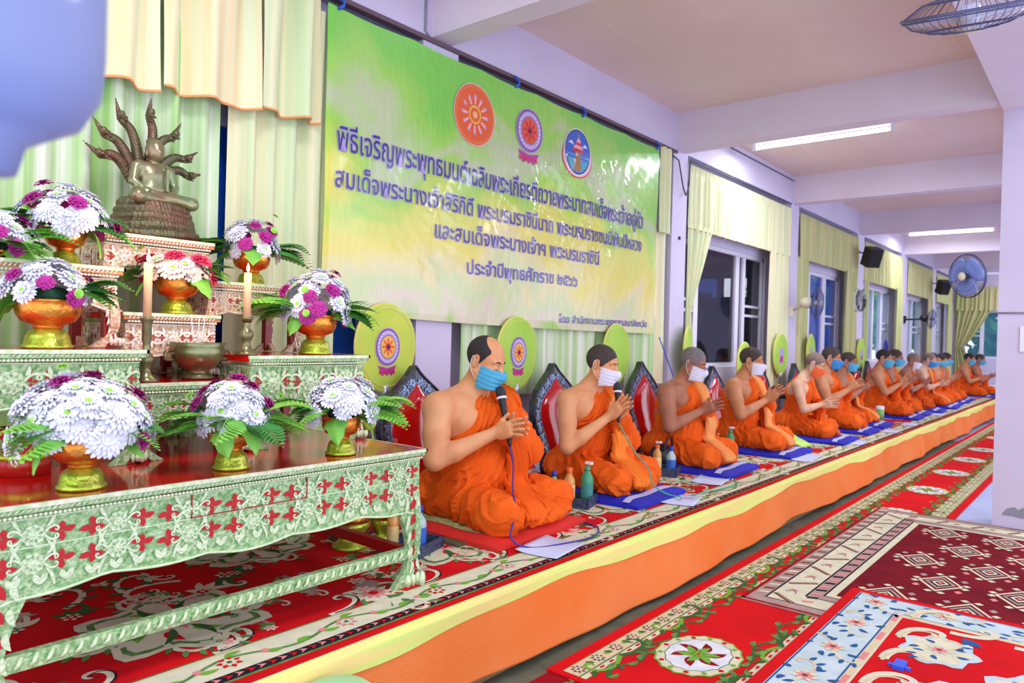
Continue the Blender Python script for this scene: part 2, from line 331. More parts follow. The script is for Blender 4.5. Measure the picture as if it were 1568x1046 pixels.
# ------------------------------------------------------------------ flat pattern drawing on a surface
class Deco:
    """draws motifs through fn(u, v, height) into mb; every layer sits a hair higher"""
    def __init__(s, mb, fn, step=.0004, clip=None): s.mb = mb; s.fn = fn; s.h = step; s.step = step; s.k = 0; s.clip = clip
    def up(s): s.k = (s.k+1) % 37; return s.h+s.k*s.step*.022
    def poly(s, pts, mi, lay=1):
        if s.clip:
            a, b, c, d = s.clip; pts = [(min(max(u, a), b), min(max(v, c), d)) for u, v in pts]
        h = s.step*lay+s.up()
        n = len(pts); cu = sum(p[0] for p in pts)/n; cv = sum(p[1] for p in pts)/n
        s.mb.add([s.fn(cu, cv, h)]+[s.fn(u, v, h) for u, v in pts], [(0, i+1, (i+1) % n+1) for i in range(n)], mi)
    def rect(s, u0, v0, u1, v1, mi, lay=1): 
        h = s.step*lay; s.mb.add([s.fn(u0, v0, h), s.fn(u1, v0, h), s.fn(u1, v1, h), s.fn(u0, v1, h)], [(0,1,2,3)], mi)
    def disc(s, u, v, ru, rv, mi, lay=1, n=20, wob=0, wn=8, rot=0):
        s.poly([(u+ru*(1+wob*math.cos(wn*a))*math.cos(a+rot), v+rv*(1+wob*math.cos(wn*a))*math.sin(a+rot)) for a in [2*PI*i/n for i in range(n)]], mi, lay)
    def petal(s, u, v, ang, L, w, mi, lay=2, curl=0.):
        pts = []; N = 5
        for sd in (1, -1):
            for i in range(N+1) if sd > 0 else range(N-1, 0, -1):
                t = i/N; a = ang+curl*t; r = t*L; wd = w*math.sin(PI*min(1, t*.9+.08))*sd
                pts.append((u+r*math.cos(a)-wd*math.sin(a), v+r*math.sin(a)+wd*math.cos(a)))
        s.poly(pts, mi, lay)
    def rosette(s, u, v, r, n, mis, lay=2, rot=0.):
        m0, m1, m2 = mis
        for i in range(n): s.petal(u, v, rot+2*PI*i/n, r, r*1.6/n, m0, lay)
        for i in range(n): s.petal(u, v, rot+2*PI*(i+.5)/n, r*.68, r*1.2/n, m1, lay+1)
        s.disc(u, v, r*.22, r*.22, m2, lay+2, 8)
    def ribbon(s, pts, w, mi, lay=2, taper=True):
        n = len(pts); L = []; R = []
        for i, (u, v) in enumerate(pts):
            a = pts[max(0, i-1)]; b = pts[min(n-1, i+1)]; du, dv = b[0]-a[0], b[1]-a[1]; l = math.hypot(du, dv) or 1
            ww = w*(1-.7*(i/(n-1))**2) if taper else w
            L.append((u-dv/l*ww, v+du/l*ww)); R.append((u+dv/l*ww, v-du/l*ww))
        h = s.step*lay+s.up()
        if s.clip:
            a, b, c, d = s.clip; cl = lambda q: [(min(max(x, a), b), min(max(y, c), d)) for x, y in q]; L = cl(L); R = cl(R)
        s.mb.add([s.fn(*p, h) for p in L]+[s.fn(*p, h) for p in R], [(i, i+1, n+i+1, n+i) for i in range(n-1)], mi)
    def scroll(s, u, v, ang, size, mi, w=None, turn=1, lay=2, leaf=None):
        """a spiral curl starting at (u, v) heading ang"""
        pts = []; a = ang; x, y = u, v; N = 22; st = size*.15
        for i in range(N):
            pts.append((x, y)); x += st*math.cos(a); y += st*math.sin(a); a += turn*(.10+.55*(i/N)**1.1); st *= .925
        s.ribbon(pts, w or size*.07, mi, lay)
        if leaf is not None:
            for i in (3, 6, 9): s.petal(*pts[i], ang+turn*(-.9+.1*i), size*.3, size*.06, leaf, lay)
        return pts
    def vine(s, u0, v0, u1, v1, amp, lam, mi, w, leaf, ll, lw, lay=2, berry=None):
        L = math.hypot(u1-u0, v1-v0); du, dv = (u1-u0)/L, (v1-v0)/L; n = int(L/lam*12)
        pts = [(u0+du*L*i/n-dv*amp*math.sin(2*PI*L*i/n/lam), v0+dv*L*i/n+du*amp*math.sin(2*PI*L*i/n/lam)) for i in range(n+1)]
        s.ribbon(pts, w, mi, lay, False); a0 = math.atan2(dv, du)
        for i in range(0, n, 3):
            sd = 1 if (i//3) % 2 else -1
            s.petal(*pts[i], a0+sd*1.1, ll, lw, leaf, lay+1, -sd*.8)
            if berry is not None and i % 6 == 0: s.disc(*pts[i], lw*1.1, lw*1.1, berry, lay+2, 7)
# ------------------------------------------------------------------ carpet colours
mat('red', '#d9151a', .95, var='#c8101a', vscale=3, spec=.1)
mat('darkred', '#a01420', .95, var='#8c1020', vscale=5, spec=.1)
mat('burgundy', '#7d1422', .95, var='#6a101e', vscale=6, spec=.1)
mat('cream', '#e2dcbc', .95, var='#cfd0b4', vscale=14, spec=.1)
mat('pgreen', '#6f9a52', .95, var='#4d7a42', vscale=20, spec=.1)
mat('dgreen', '#3f6638', .95, spec=.1); mat('leafgreen', '#74b03c', .95, spec=.1)
mat('pink', '#e28c8a', .95, spec=.1); mat('cblack', '#26202c', .95, spec=.1)
mat('cwhite', '#e6e8ec', .95, var='#cdd6de', vscale=16, spec=.1); mat('cblue', '#2d5f96', .95, spec=.1)
mat('paleblue', '#cddcdf', .95, var='#b9cfd2', vscale=10, spec=.1); mat('beige', '#d8c9a4', .95, spec=.1)
mat('brown', '#7a4a3c', .95, spec=.1); mat('taupe', '#b79c92', .95, var='#a58a84', vscale=12, spec=.1)
CM = ['red', 'darkred', 'burgundy', 'cream', 'pgreen', 'dgreen', 'leafgreen', 'pink', 'cblack', 'cwhite', 'cblue', 'paleblue', 'beige', 'brown', 'taupe']
RED, DRED, BURG, CREAM, PG, DG, LG, PINK, BLK, WHT, BLUE, PB, BEI, BRN, TAU = range(15)
# ------------------------------------------------------------------ platform
XF = -1.80; ZP = .34; YP = 19.2
b = MB(); b.box((XC+.001, -2, 0), (XF-.02, YP, ZP-.012)); struct(b.build('floor_platform', mat('ply', '#8a6b50', .8)))
# carpet that covers the platform
b = MB(); zc = ZP
b.box((XC+.002, -2, ZP-.012), (XF-.02, YP, zc), RED)
D = Deco(b, lambda u, v, h: (u, v, zc+h))
x0, x1 = -3.17, XF-.02
rnd = random.Random(5)
def border(xa, sgn, y0, y1):
    """from the outer edge inwards: braid, cream band with vine, thin green line"""
    e = lambda d: xa+sgn*d
    D.rect(min(e(.05), e(.09)), y0, max(e(.05), e(.09)), y1, BLK, 1)
    D.rect(min(e(.04), e(.05)), y0, max(e(.04), e(.05)), y1, PG, 1)
    n = int((y1-y0)/.07)
    for i in range(n):
        y = y0+i*.07
        D.poly([(e(.055), y), (e(.07), y+.03), (e(.085), y+.005), (e(.07), y+.012)], PINK, 2)
        D.poly([(e(.085), y+.035), (e(.07), y+.065), (e(.055), y+.04), (e(.07), y+.048)], RED, 2)
    D.rect(min(e(.09), e(.215)), y0, max(e(.09), e(.215)), y1, CREAM, 1)
    D.rect(min(e(.215), e(.228)), y0, max(e(.215), e(.228)), y1, BEI, 1); D.rect(min(e(.228), e(.236)), y0, max(e(.228), e(.236)), y1, DG, 1)
    D.vine(e(.152), y0, e(.152), y1, .03, .42, PG, .006, LG, .06, .013, 2, PINK)
    for i in range(int((y1-y0)/.42)):
        y = y0+.1+i*.42; D.rosette(e(.152), y, .04, 7, (RED if i % 2 else PINK, CREAM, DG), 3)
        D.scroll(e(.24), y, PI/2, .2, CREAM, .011, 1 if sgn < 0 else -1, 2); D.scroll(e(.24), y+.02, PI/2, .19, BLK, .004, 1 if sgn < 0 else -1, 3)
border(x1, -1, -1.9, YP)
def cluster(cx, cy, r, dark=False):
    g = CREAM
    D.disc(cx, cy, r*.8, r, g, 2, 40, .13, 8)
    D.disc(cx, cy, r*.70, r*.88, PG, 3, 40, .13, 8); D.disc(cx, cy, r*.63, r*.8, g, 4, 40, .14, 8)
    for k in range(8):
        a = PI/4*k+.2
        D.scroll(cx+r*.5*math.cos(a), cy+r*.6*math.sin(a), a+.4, r*.55, CREAM, r*.035, 1 if k % 2 else -1, 5, PG)
        D.petal(cx+r*.25*math.cos(a), cy+r*.3*math.sin(a), a, r*.35, r*.07, RED if k % 2 else LG, 5, .6)
        D.petal(cx+r*.2*math.cos(a), cy+r*.25*math.sin(a), a+.5, r*.45, r*.05, DG, 5, -.5)
    D.rosette(cx, cy, r*.28, 9, (PINK, RED, BEI), 6)
y = -1.3; k = 0
while y < YP-.4:
    cluster(-2.38, y, .30); D_r = .2
    cluster(-2.95, y+.62, .27)
    for q in range(3): D.scroll(-2.2+.12*q, y+.55, 1.2*q, .24, CREAM, .013, (-1)**q, 2, PG)
    for q in range(3): D.scroll(-2.75, y+.2*q-.2, 2.2+q, .22, CREAM, .012, (-1)**q, 2, DG)
    D.rosette(-2.12, y+.62, .09, 10, (CREAM, PINK, RED), 2); y += 1.24; k += 1
def filler(xa, xb, ya, yb, n, cols, s0=.05, s1=.11):
    for i in range(n):
        u, v, a, s = rnd.uniform(xa, xb), rnd.uniform(ya, yb), rnd.uniform(0, 6.28), rnd.uniform(s0, s1); c1, c2 = rnd.choice(cols), rnd.choice(cols)
        D.scroll(u, v, a, s*1.5, c1, s*.10, rnd.choice((-1, 1)), 2)
        for q in range(4): D.petal(u+s*.2*math.cos(a), v+s*.2*math.sin(a), a+.9*q-.4, s*rnd.uniform(.6, 1), s*.17, c2, 3, rnd.uniform(-.6, .6))
        D.rosette(u, v, s*.38, 6, (CREAM, rnd.choice((PINK, RED, PG)), BEI), 4)
D.clip = (-3.16, -2.06, -1.9, YP)
filler(-3.12, -2.1, -.2, 7, 230, [CREAM, CREAM, PG, TAU, DG, CREAM]); filler(-2.5, -2.1, 7, YP, 70, [CREAM, PG, TAU, DG])
D.clip = None
tag(b.build('platform_carpet', CM), 'long red carpet with cream and green floral pattern covering the platform', 'carpet')
# orange skirt cloth along the front with a yellow hem over the edge
mat('orange_cloth', '#f28e52', .9, var='#ee7a38', vscale=1.6, bump=.4, bscale=160, spec=.1)
mat('yellow_hem', '#f8d98c', .8, var='#d8ea7c', vscale=6, stretch=(1,.35,7), spec=.2)
b = MB()
prof = [(-.056, .342), (-.04, .346), (-.02, .346), (-.006, .340), (0, .325), (.004, .27), (.012, .2), (.02, .12), (.03, .03)]
def skirt(u, v):
    y = lerp(-1.9, YP+.02, u); i = v*(len(prof)-1); k = min(int(i), len(prof)-2); t = i-k
    x, z = lerp(prof[k][0], prof[k+1][0], t), lerp(prof[k][1], prof[k+1][1], t)
    wob = .016*math.sin(y*2.1)+.010*math.sin(y*5.3+1)+.006*math.sin(y*11+2)
    if v > .5: x += wob*(v-.5)*2; z += (.012*math.sin(y*1.3+.4)+.006*math.sin(y*3.7)+.012)*(v-.5)*2
    if v < .5: x += .010*math.sin(y*1.7)*(.5-v)*2
    return (XF+.045+x-.03, y, z)
bb = MB().sheet(lambda u, v: skirt(u, lerp(.16, 1, v)), 320, 60)
o = bb.build('skirt_cloth', 'orange_cloth')
def hemf(u, v):
    y = lerp(-1.9, YP+.02, u); e = .62+.03*math.sin(y*1.9)+.02*math.sin(y*4.4)+.012*math.sin(y*9)
    q = skirt(u, lerp(.24, e, v)); return (q[0]+.006+.003*math.sin(y*3+v*4), q[1], q[2]+.004)
hm = MB().sheet(hemf, 320, 26).build('yellow_hem', 'yellow_hem', o)
rm = MB().sheet(lambda u, v: (lambda q: (q[0]+.001, q[1], q[2]+.006))(skirt(u, lerp(.0, .27, v))), 320, 12).build('red_band', 'red', o); tag(o, 'long orange cloth with a yellow hem hanging down the platform front', 'cloth')
s_ = o.modifiers.new('s', 'SOLIDIFY'); s_.thickness = .003
tag(MB().box((XF-.02, -1.9, .0), (-1.69, 12, .0035)).build('floor_shading', mat('olive', '#6a6a52', .95, var='#575a48', vscale=8)), 'olive grey strip of painted shade on the floor under the hanging orange cloth', 'shading')  # dark strip for the shadowed floor beside the platform, shade put into its colour
# ------------------------------------------------------------------ floor carpets
def runner(y0, y1, z, label, xa=-1.70, xb=-.93, meds=()):
    b = MB(); b.box((xa, y0, z), (xb, y1, z+.007), RED); zt = z+.007
    global D
    D = Deco(b, lambda u, v, h: (u, v, zt+h), clip=(xa, xb, y0, y1))
    for s, e in ((1, xa), (-1, xb)):
        X = lambda d: e+s*d
        r = lambda d0, d1, mi, lay=1: D.rect(min(X(d0), X(d1)), y0+.03, max(X(d0), X(d1)), y1-.03, mi, lay)
        r(.055, .14, PG); r(.06, .132, BEI, 2); r(.14, .165, CREAM); r(.168, .172, DG)
        n = int((y1-y0)/.14)
        for i in range(n):
            y = y0+.08+i*.14
            D.rosette(X(.097), y, .034, 8, (DG, CREAM, DRED) if i % 2 else (BRN, CREAM, BRN), 3)
            D.petal(X(.097), y+.05, PI/2, .05, .012, LG, 3); D.petal(X(.08), y+.07, .6, .04, .01, DG, 3)
            for q in range(2): D.poly([(X(.147), y+q*.07), (X(.158), y+q*.07), (X(.158), y+.03+q*.07), (X(.147), y+.03+q*.07)], RED, 2)
        D.vine(X(.215), y0+.1, X(.215), y1-.1, .022, .3, DG, .007, PG, .06, .014, 2)
    for i in range(int((y1-y0)/.55)):
        for e, s in ((xa+.15, 1), (xb-.15, -1)):
            D.scroll(e, y0+.3+i*.55, PI/2-s*.5, .2, DG, .013, s, 3, PG); D.scroll(e, y0+.3+i*.55, -PI/2+s*.5, .2, LG, .01, -s, 3, DG)
    cx = (xa+xb)/2+.005
    for y in meds:
        D.disc(cx, y, .17, .215, LG, 3, 48, .03, 16); D.disc(cx, y, .163, .205, CREAM, 4, 48, .03, 16); D.disc(cx, y, .13, .17, PG, 4.5, 40, .03, 14); D.disc(cx, y, .125, .165, WHT, 5, 40, .03, 14)
        for k in range(14):
            a = 2*PI*k/14; D.disc(cx+.148*math.cos(a), y+.188*math.sin(a), .012, .012, RED if k % 2 else LG, 6, 7)
        for k in range(6):
            a = PI/3*k+.3; D.petal(cx+.02*math.cos(a), y+.03*math.sin(a), a, .10, .022, DRED, 6, .5); D.petal(cx, y, a+.5, .09, .018, LG, 7, -.4)
        D.rosette(cx, y, .04, 7, (PG, LG, RED), 8)
    return tag(b.build('runner_carpet', CM), label, 'carpet', )
runner(2.33, 12.25, .004, 'long red runner with white medallions and green scroll border in front of the platform', meds=(2.86, 3.95, 5.0, 6.35, 7.6, 8.85, 10.05, 11.2))
runner(12.2, 20.6, .0, 'farther red runner laid end to end beyond the medallion runner', meds=(12.9, 14.1, 15.3, 16.5))
b = MB(); b.box((-1.74, .2, 0), (-.95, 2.6, .003), DRED); zt = .003; D = Deco(b, lambda u, v, h: (u, v, zt+h))
D.rect(-1.5, .3, -1.1, 2.5, DG, 1); D.vine(-1.6, .3, -1.6, 2.4, .03, .3, PG, .007, LG, .06, .014, 2)
tag(b.build('under_carpet', CM), 'dark red and green carpet end peeking out under the near end of the runner', 'carpet')
# burgundy rug with pale border
b = MB(); z = .012; b.box((-1.45, 3.64, z), (1.2, 6.42, z+.008), TAU); zt = z+.008; D = Deco(b, lambda u, v, h: (u, v, zt+h), clip=(-1.45, 1.2, 3.64, 6.42))
D.rect(-1.45, 3.64, -1.43, 6.42, DRED, 1); D.rect(-1.45, 3.64, 1.2, 3.66, DRED, 1); D.rect(-1.45, 6.40, 1.2, 6.42, BRN, 1)
def rframe(d0, d1, mi, lay): 
    xa, xb, ya, yb = -1.45, 1.2, 3.64, 6.42
    D.rect(xa+d0, ya+d0, xa+d1, yb-d0, mi, lay); D.rect(xb-d1, ya+d0, xb-d0, yb-d0, mi, lay)
    D.rect(xa+d1, ya+d0, xb-d1, ya+d1, mi, lay); D.rect(xa+d1, yb-d1, xb-d1, yb-d0, mi, lay)
rframe(.03, .09, TAU, 1); rframe(.09, .10, BLK, 1); rframe(.10, .24, CREAM, 1); rframe(.24, .25, BLK, 1); rframe(.25, .31, TAU, 1); rframe(.31, .32, BLK, 1); rframe(.32, .36, CREAM, 1)
D.rect(-1.09, 4.0, .84, 6.06, BURG, 1)
def dia(u, v, ru, rv, mi, lay): D.poly([(u-ru, v), (u, v-rv), (u+ru, v), (u, v+rv)], mi, lay)
for i in range(9):
    y = 3.78+i*.3; x = -1.28
    sg = 1 if i % 2 else -1
    D.ribbon([(x-.06, y-.05*sg), (x, y), (x+.06, y+.05*sg)], .014, BRN, 2, False); D.ribbon([(x-.055, y-.05*sg+.004), (x+.055, y+.045*sg+.004)], .004, TAU, 3, False)
    for q in (-1, 1): D.ribbon([(x-.03, y+.13+q*.02), (x+.01, y+.15), (x+.03, y+.12+q*.03)], .004, PINK if q > 0 else BLK, 2)
    D.rosette(x, y+.15, .025, 6, (TAU, PINK, BRN), 2)
    for q in range(4):
        yy = y+q*.075
        D.poly([(-1.415, yy), (-1.365, yy+.02), (-1.365, yy+.05), (-1.415, yy+.03)], BRN if q % 2 else CREAM, 2); D.poly([(-1.195, yy), (-1.145, yy+.02), (-1.145, yy+.05), (-1.195, yy+.03)], BLK if q % 2 else PINK, 2)
for i in range(9):
    x = -1.0+i*.22
    for yy in (3.81, 6.25):
        D.ribbon([(x, yy-.05), (x+.06, yy+.05)], .012, BRN, 2, False); D.rosette(x+.12, yy, .028, 6, (TAU, PINK, BRN), 2)
for i in range(5):
    for j in range(5):
        u = -.90+i*.36+(.18 if j % 2 else 0); v = 4.2+j*.42
        for k, (s, mi) in enumerate([(1, CREAM), (.84, BURG), (.68, TAU), (.52, BLK), (.38, CREAM), (.24, BURG), (.12, PINK)]): dia(u, v, .11*s, .17*s, mi, 2+k)
        for a in (0, PI/2, PI, 3*PI/2):
            du, dv = math.cos(a), math.sin(a)
            for q in (-1, 1): dia(u+du*.12+q*dv*.03, v+dv*.18+q*du*.03, .022, .022, CREAM, 3)
        for q in (-1, 1): dia(u+q*.1, v+.11, .02, .028, TAU, 3); dia(u-q*.1, v-.11, .02, .028, PINK, 3)
tag(b.build('burgundy_rug', CM), 'burgundy rug with pale diamonds and a cream border lying on the runner', 'rug')
# blue bordered rug
b = MB(); z = .024; X0, X1, Y0, Y1 = -1.05, .9, 1.9, 4.16; b.box((X0, Y0, z), (X1, Y1, z+.01), RED); zt = z+.01; D = Deco(b, lambda u, v, h: (u, v, zt+h), clip=(X0+.05, X1-.05, Y0+.05, Y1-.05))
D.rect(X0+.05, Y0+.05, X1-.05, Y1-.05, PB, 1); D.rect(X0+.053, Y0+.053, X0+.061, Y1-.05, BLUE, 2); D.rect(X0+.053, Y1-.061, X1-.053, Y1-.053, BLUE, 2)
D.rect(X0+.25, Y0+.25, X1-.25, Y1-.25, BLUE, 2); D.rect(X0+.258, Y0+.258, X1-.258, Y1-.258, BEI, 3); D.rect(X0+.29, Y0+.29, X1-.29, Y1-.29, CREAM, 4); D.rect(X0+.298, Y0+.298, X1-.298, Y1-.298, RED, 5)
rnd = random.Random(11)
def spray(u, v, a, s, lay):
    D.scroll(u, v, a, s, BEI, s*.05, 1, lay, BLUE); D.scroll(u, v, a+PI, s, CREAM, s*.05, 1, lay, BLUE)
    D.rosette(u, v, s*.33, 7, (CREAM, PINK, BRN), lay+2)
    for k in range(5): D.petal(u+s*.45*math.cos(a+k*1.3), v+s*.45*math.sin(a+k*1.3), a+k*1.3, s*.3, s*.075, BLUE, lay+1, .5)
for i in range(6): spray(X0+.15, 2.2+i*.36, PI/2+(.3 if i % 2 else -.3), .17, 3)
for i in range(5): spray(X0+.45+i*.38, Y1-.15, .2 if i % 2 else -.2, .17, 3)
for i in range(7):
    D.rect(X0+.262, 2.1+i*.28, X0+.285, 2.2+i*.28, PINK, 4)
    D.scroll(X0+.34, 2.4+i*.3, PI/2, .22, CREAM, .02, -1, 7); D.scroll(X0+.34, 2.38+i*.3, PI/2, .2, BEI, .008, -1, 8)
for i in range(6): D.scroll(X0+.5+.24*i, Y1-.35, 0, .2, CREAM, .02, -1 if i % 2 else 1, 7); D.petal(X0+.55+.24*i, Y1-.4, -.6, .1, .028, BLUE, 8)
for (u, v, s) in ((-.55, 3.55, .2), (-.2, 3.3, .24), (-.45, 3.05, .2), (.2, 3.5, .24), (-.55, 2.6, .24), (0, 2.7, .3), (.3, 3.0, .24)):
    D.disc(u, v, s*.7, s*.85, PB, 7, 30, .12, 7); D.disc(u, v, s*.55, s*.7, CREAM, 8, 30, .12, 7); spray(u, v, .7, s*.8, 9)
tag(b.build('blue_border_rug', CM), 'red rug with a pale blue leafy border, lying nearest on top of the burgundy rug', 'rug')
tag(MB().box((-.66, 3.22, .034), (-.62, 3.30, .052)).box((-.68, 3.24, .034), (-.60, 3.26, .045)).build('clip', mat('bright_blue', '#2a58e0', .5)), 'small bright blue clip lying on the blue-bordered rug', 'clip')
# ------------------------------------------------------------------ banner
XB = -3.165
m = mat('banner', '#e6e06a', .42, spec=.4, coat=.7)
nt = m.node_tree; N = nt.nodes; L = nt.links; p = N['Principled BSDF']
tc = N.new('ShaderNodeTexCoord'); sp = N.new('ShaderNodeSeparateXYZ'); L.new(tc.outputs['Object'], sp.inputs[0])
nz = N.new('ShaderNodeTexNoise'); nz.inputs['Scale'].default_value = 1.1; nz.inputs['Detail'].default_value = 3; nz.inputs['Distortion'].default_value = 1.2; L.new(tc.outputs['Object'], nz.inputs['Vector'])
def math_n(op, a, b):
    n = N.new('ShaderNodeMath'); n.operation = op
    for i, v in enumerate((a, b)):
        if isinstance(v, (int, float)): n.inputs[i].default_value = v
        else: L.new(v, n.inputs[i])
    return n.outputs[0]
# height plus noise runs through printed bands of cream, yellow and green
t = math_n('ADD', math_n('MULTIPLY', math_n('SUBTRACT', sp.outputs[2], 1.35), .60), math_n('MULTIPLY', math_n('SUBTRACT', nz.outputs[0], .5), .9))
t = math_n('ADD', t, math_n('MULTIPLY', math_n('ABSOLUTE', math_n('SUBTRACT', sp.outputs[1], 3.7), 0), .10))
cr = N.new('ShaderNodeValToRGB'); L.new(t, cr.inputs[0]); e = cr.color_ramp.elements
e[0].position = 0; e[0].color = (*lin('#a8d860'), 1); e[1].position = 1; e[1].color = (*lin('#7edc4e'), 1)
for pos, c in ((.08, '#e6d8c0'), (.17, '#d5e3a0'), (.26, '#ece2a0'), (.40, '#f0e35e'), (.56, '#dfe560'), (.68, '#a6e04e'), (.78, '#c9d8a8'), (.88, '#a4e258')): q = e.new(pos); q.color = (*lin(c), 1)
L.new(cr.outputs[0], p.inputs['Base Color'])
# crinkled clear film: stretched noise bump
mp = N.new('ShaderNodeMapping'); mp.inputs['Scale'].default_value = (1, 5.5, 2.2); mp.inputs['Rotation'].default_value = (.75, 0, 0); L.new(tc.outputs['Object'], mp.inputs['Vector'])
n2 = N.new('ShaderNodeTexNoise'); n2.inputs['Scale'].default_value = 1.9; n2.inputs['Detail'].default_value = 6; n2.inputs['Distortion'].default_value = 1.6; L.new(mp.outputs[0], n2.inputs['Vector'])
dx = math_n('DIVIDE', math_n('SUBTRACT', sp.outputs[1], 4.55), .75); dz = math_n('DIVIDE', math_n('SUBTRACT', sp.outputs[2], 2.38), .30)
crumple = math_n('ADD', math_n('MULTIPLY', math_n('POWER', 2.718, math_n('MULTIPLY', math_n('ADD', math_n('MULTIPLY', dx, dx), math_n('MULTIPLY', dz, dz)), -1.0)), 3.0), .45)
hgt = math_n('MULTIPLY', n2.outputs[0], crumple)
bp = N.new('ShaderNodeBump'); bp.inputs['Strength'].default_value = 1.0; bp.inputs['Distance'].default_value = .30; L.new(hgt, bp.inputs['Height'])
L.new(bp.outputs[0], p.inputs['Coat Normal']); p.inputs['Coat Roughness'].default_value = .07
b2 = N.new('ShaderNodeBump'); b2.inputs['Strength'].default_value = .06; b2.inputs['Distance'].default_value = .02; L.new(n2.outputs[0], b2.inputs['Height']); L.new(b2.outputs[0], p.inputs['Normal'])
YA, YB_, ZA, ZT = 2.29, 5.81, 1.37, 3.0
def ripple(u, v): return .006*math.sin(u*9+3*v)*math.sin(PI*v)+.004*math.sin(u*31+v*12)*(v*(1-v)*4)
ban = MB().sheet(lambda u, v: (XB+ripple(u, v), lerp(YA, YB_, u), lerp(ZT-.012*abs(math.sin(u*PI*6)), ZA+.05*(1-u)**3, v)), 120, 50).build('banner', 'banner')
tag(ban, 'large yellow-green ceremony banner with dark blue lettering, under clear film on the wall', 'banner')
mat('ink', '#2b2a86', .5, coat=.3); mat('halo', '#b9a8e6', .5); mat('ink2', '#46379a', .5)
mat('em_orange', '#f0622a', .4); mat('em_pink', '#f5b8c8', .5); mat('em_yellow', '#f7c04a', .5); mat('em_red', '#d8203c', .5)
mat('em_blue', '#2f62d0', .5); mat('em_cyan', '#38a8c0', .5); mat('em_lav', '#b8a6dc', .5); mat('em_white', '#f2ecf4', .5); mat('em_black', '#1c1a2a', .5); mat('em_brown', '#a5703c', .5); mat('em_purple', '#8a3aa8', .5); mat('em_magenta', '#c02a9c', .5)
EM = ['em_orange', 'em_pink', 'em_yellow', 'em_red', 'em_blue', 'em_cyan', 'em_lav', 'em_white', 'em_black', 'em_brown', 'em_purple', 'em_magenta']
EO, EPK, EY, ER, EB, EC, EL, EW, EK, EBR, EPU, EMG = range(12)
def text(name, body, y0, width, base, xh, x, m, off=0., parent=None):
    cu = bpy.data.curves.new(name, 'FONT'); cu.body = body; cu.offset = 0; cu.resolution_u = 3
    o = bpy.data.objects.new(name, cu); COL.objects.link(o)
    me0 = bpy.data.meshes.new_from_object(o.evaluated_get(bpy.context.evaluated_depsgraph_get()))
    xs = [v.co.x for v in me0.vertices]; wd = max(xs)-min(xs); bpy.data.meshes.remove(me0)
    cu.offset = off
    me = bpy.data.meshes.new_from_object(o.evaluated_get(bpy.context.evaluated_depsgraph_get()))
    bpy.data.objects.remove(o); x0 = min(xs); sx = width/wd; sy = xh/.54
    for v in me.vertices:
        yy, zz = y0+(v.co.x-x0)*sx, base+v.co.y*sy; v.co = (x+ripple((yy-YA)/(YB_-YA), (ZT-zz)/(ZT-ZA)), yy, zz)
    me.materials.clear(); me.materials.append(MATS[m])
    return link(name, me, parent)
LINES = [('พิธีเจริญพระพุทธมนต์เฉลิมพระเกียรติถวายพระบาทสมเด็จพระเจ้าอยู่หัว', 2.36, 3.19, 2.262, .095, 'ink'), ('สมเด็จพระนางเจ้าสิริกิติ์ พระบรมราชินีนาถ พระบรมราชชนนีพันปีหลวง', 2.35, 3.20, 2.068, .078, 'ink'),
    ('และสมเด็จพระนางเจ้าฯ พระบรมราชินี', 3.09, 1.79, 1.892, .075, 'ink'), ('ประจำปีพุทธศักราช ๒๕๖๖', 3.38, 1.21, 1.70, .066, 'ink2'), ('โดย สำนักงานพระพุทธศาสนาจังหวัด', 4.37, 1.3, 1.425, .04, 'ink2')]
for i, (t_, y0, w, base, xh, mm) in enumerate(LINES):
    text('lettering_halo', t_, y0, w, base, xh, XB+.0045, 'halo', .036 if i < 4 else .025, ban)
    text('lettering', t_, y0, w, base, xh, XB+.0065, mm, .006, ban)
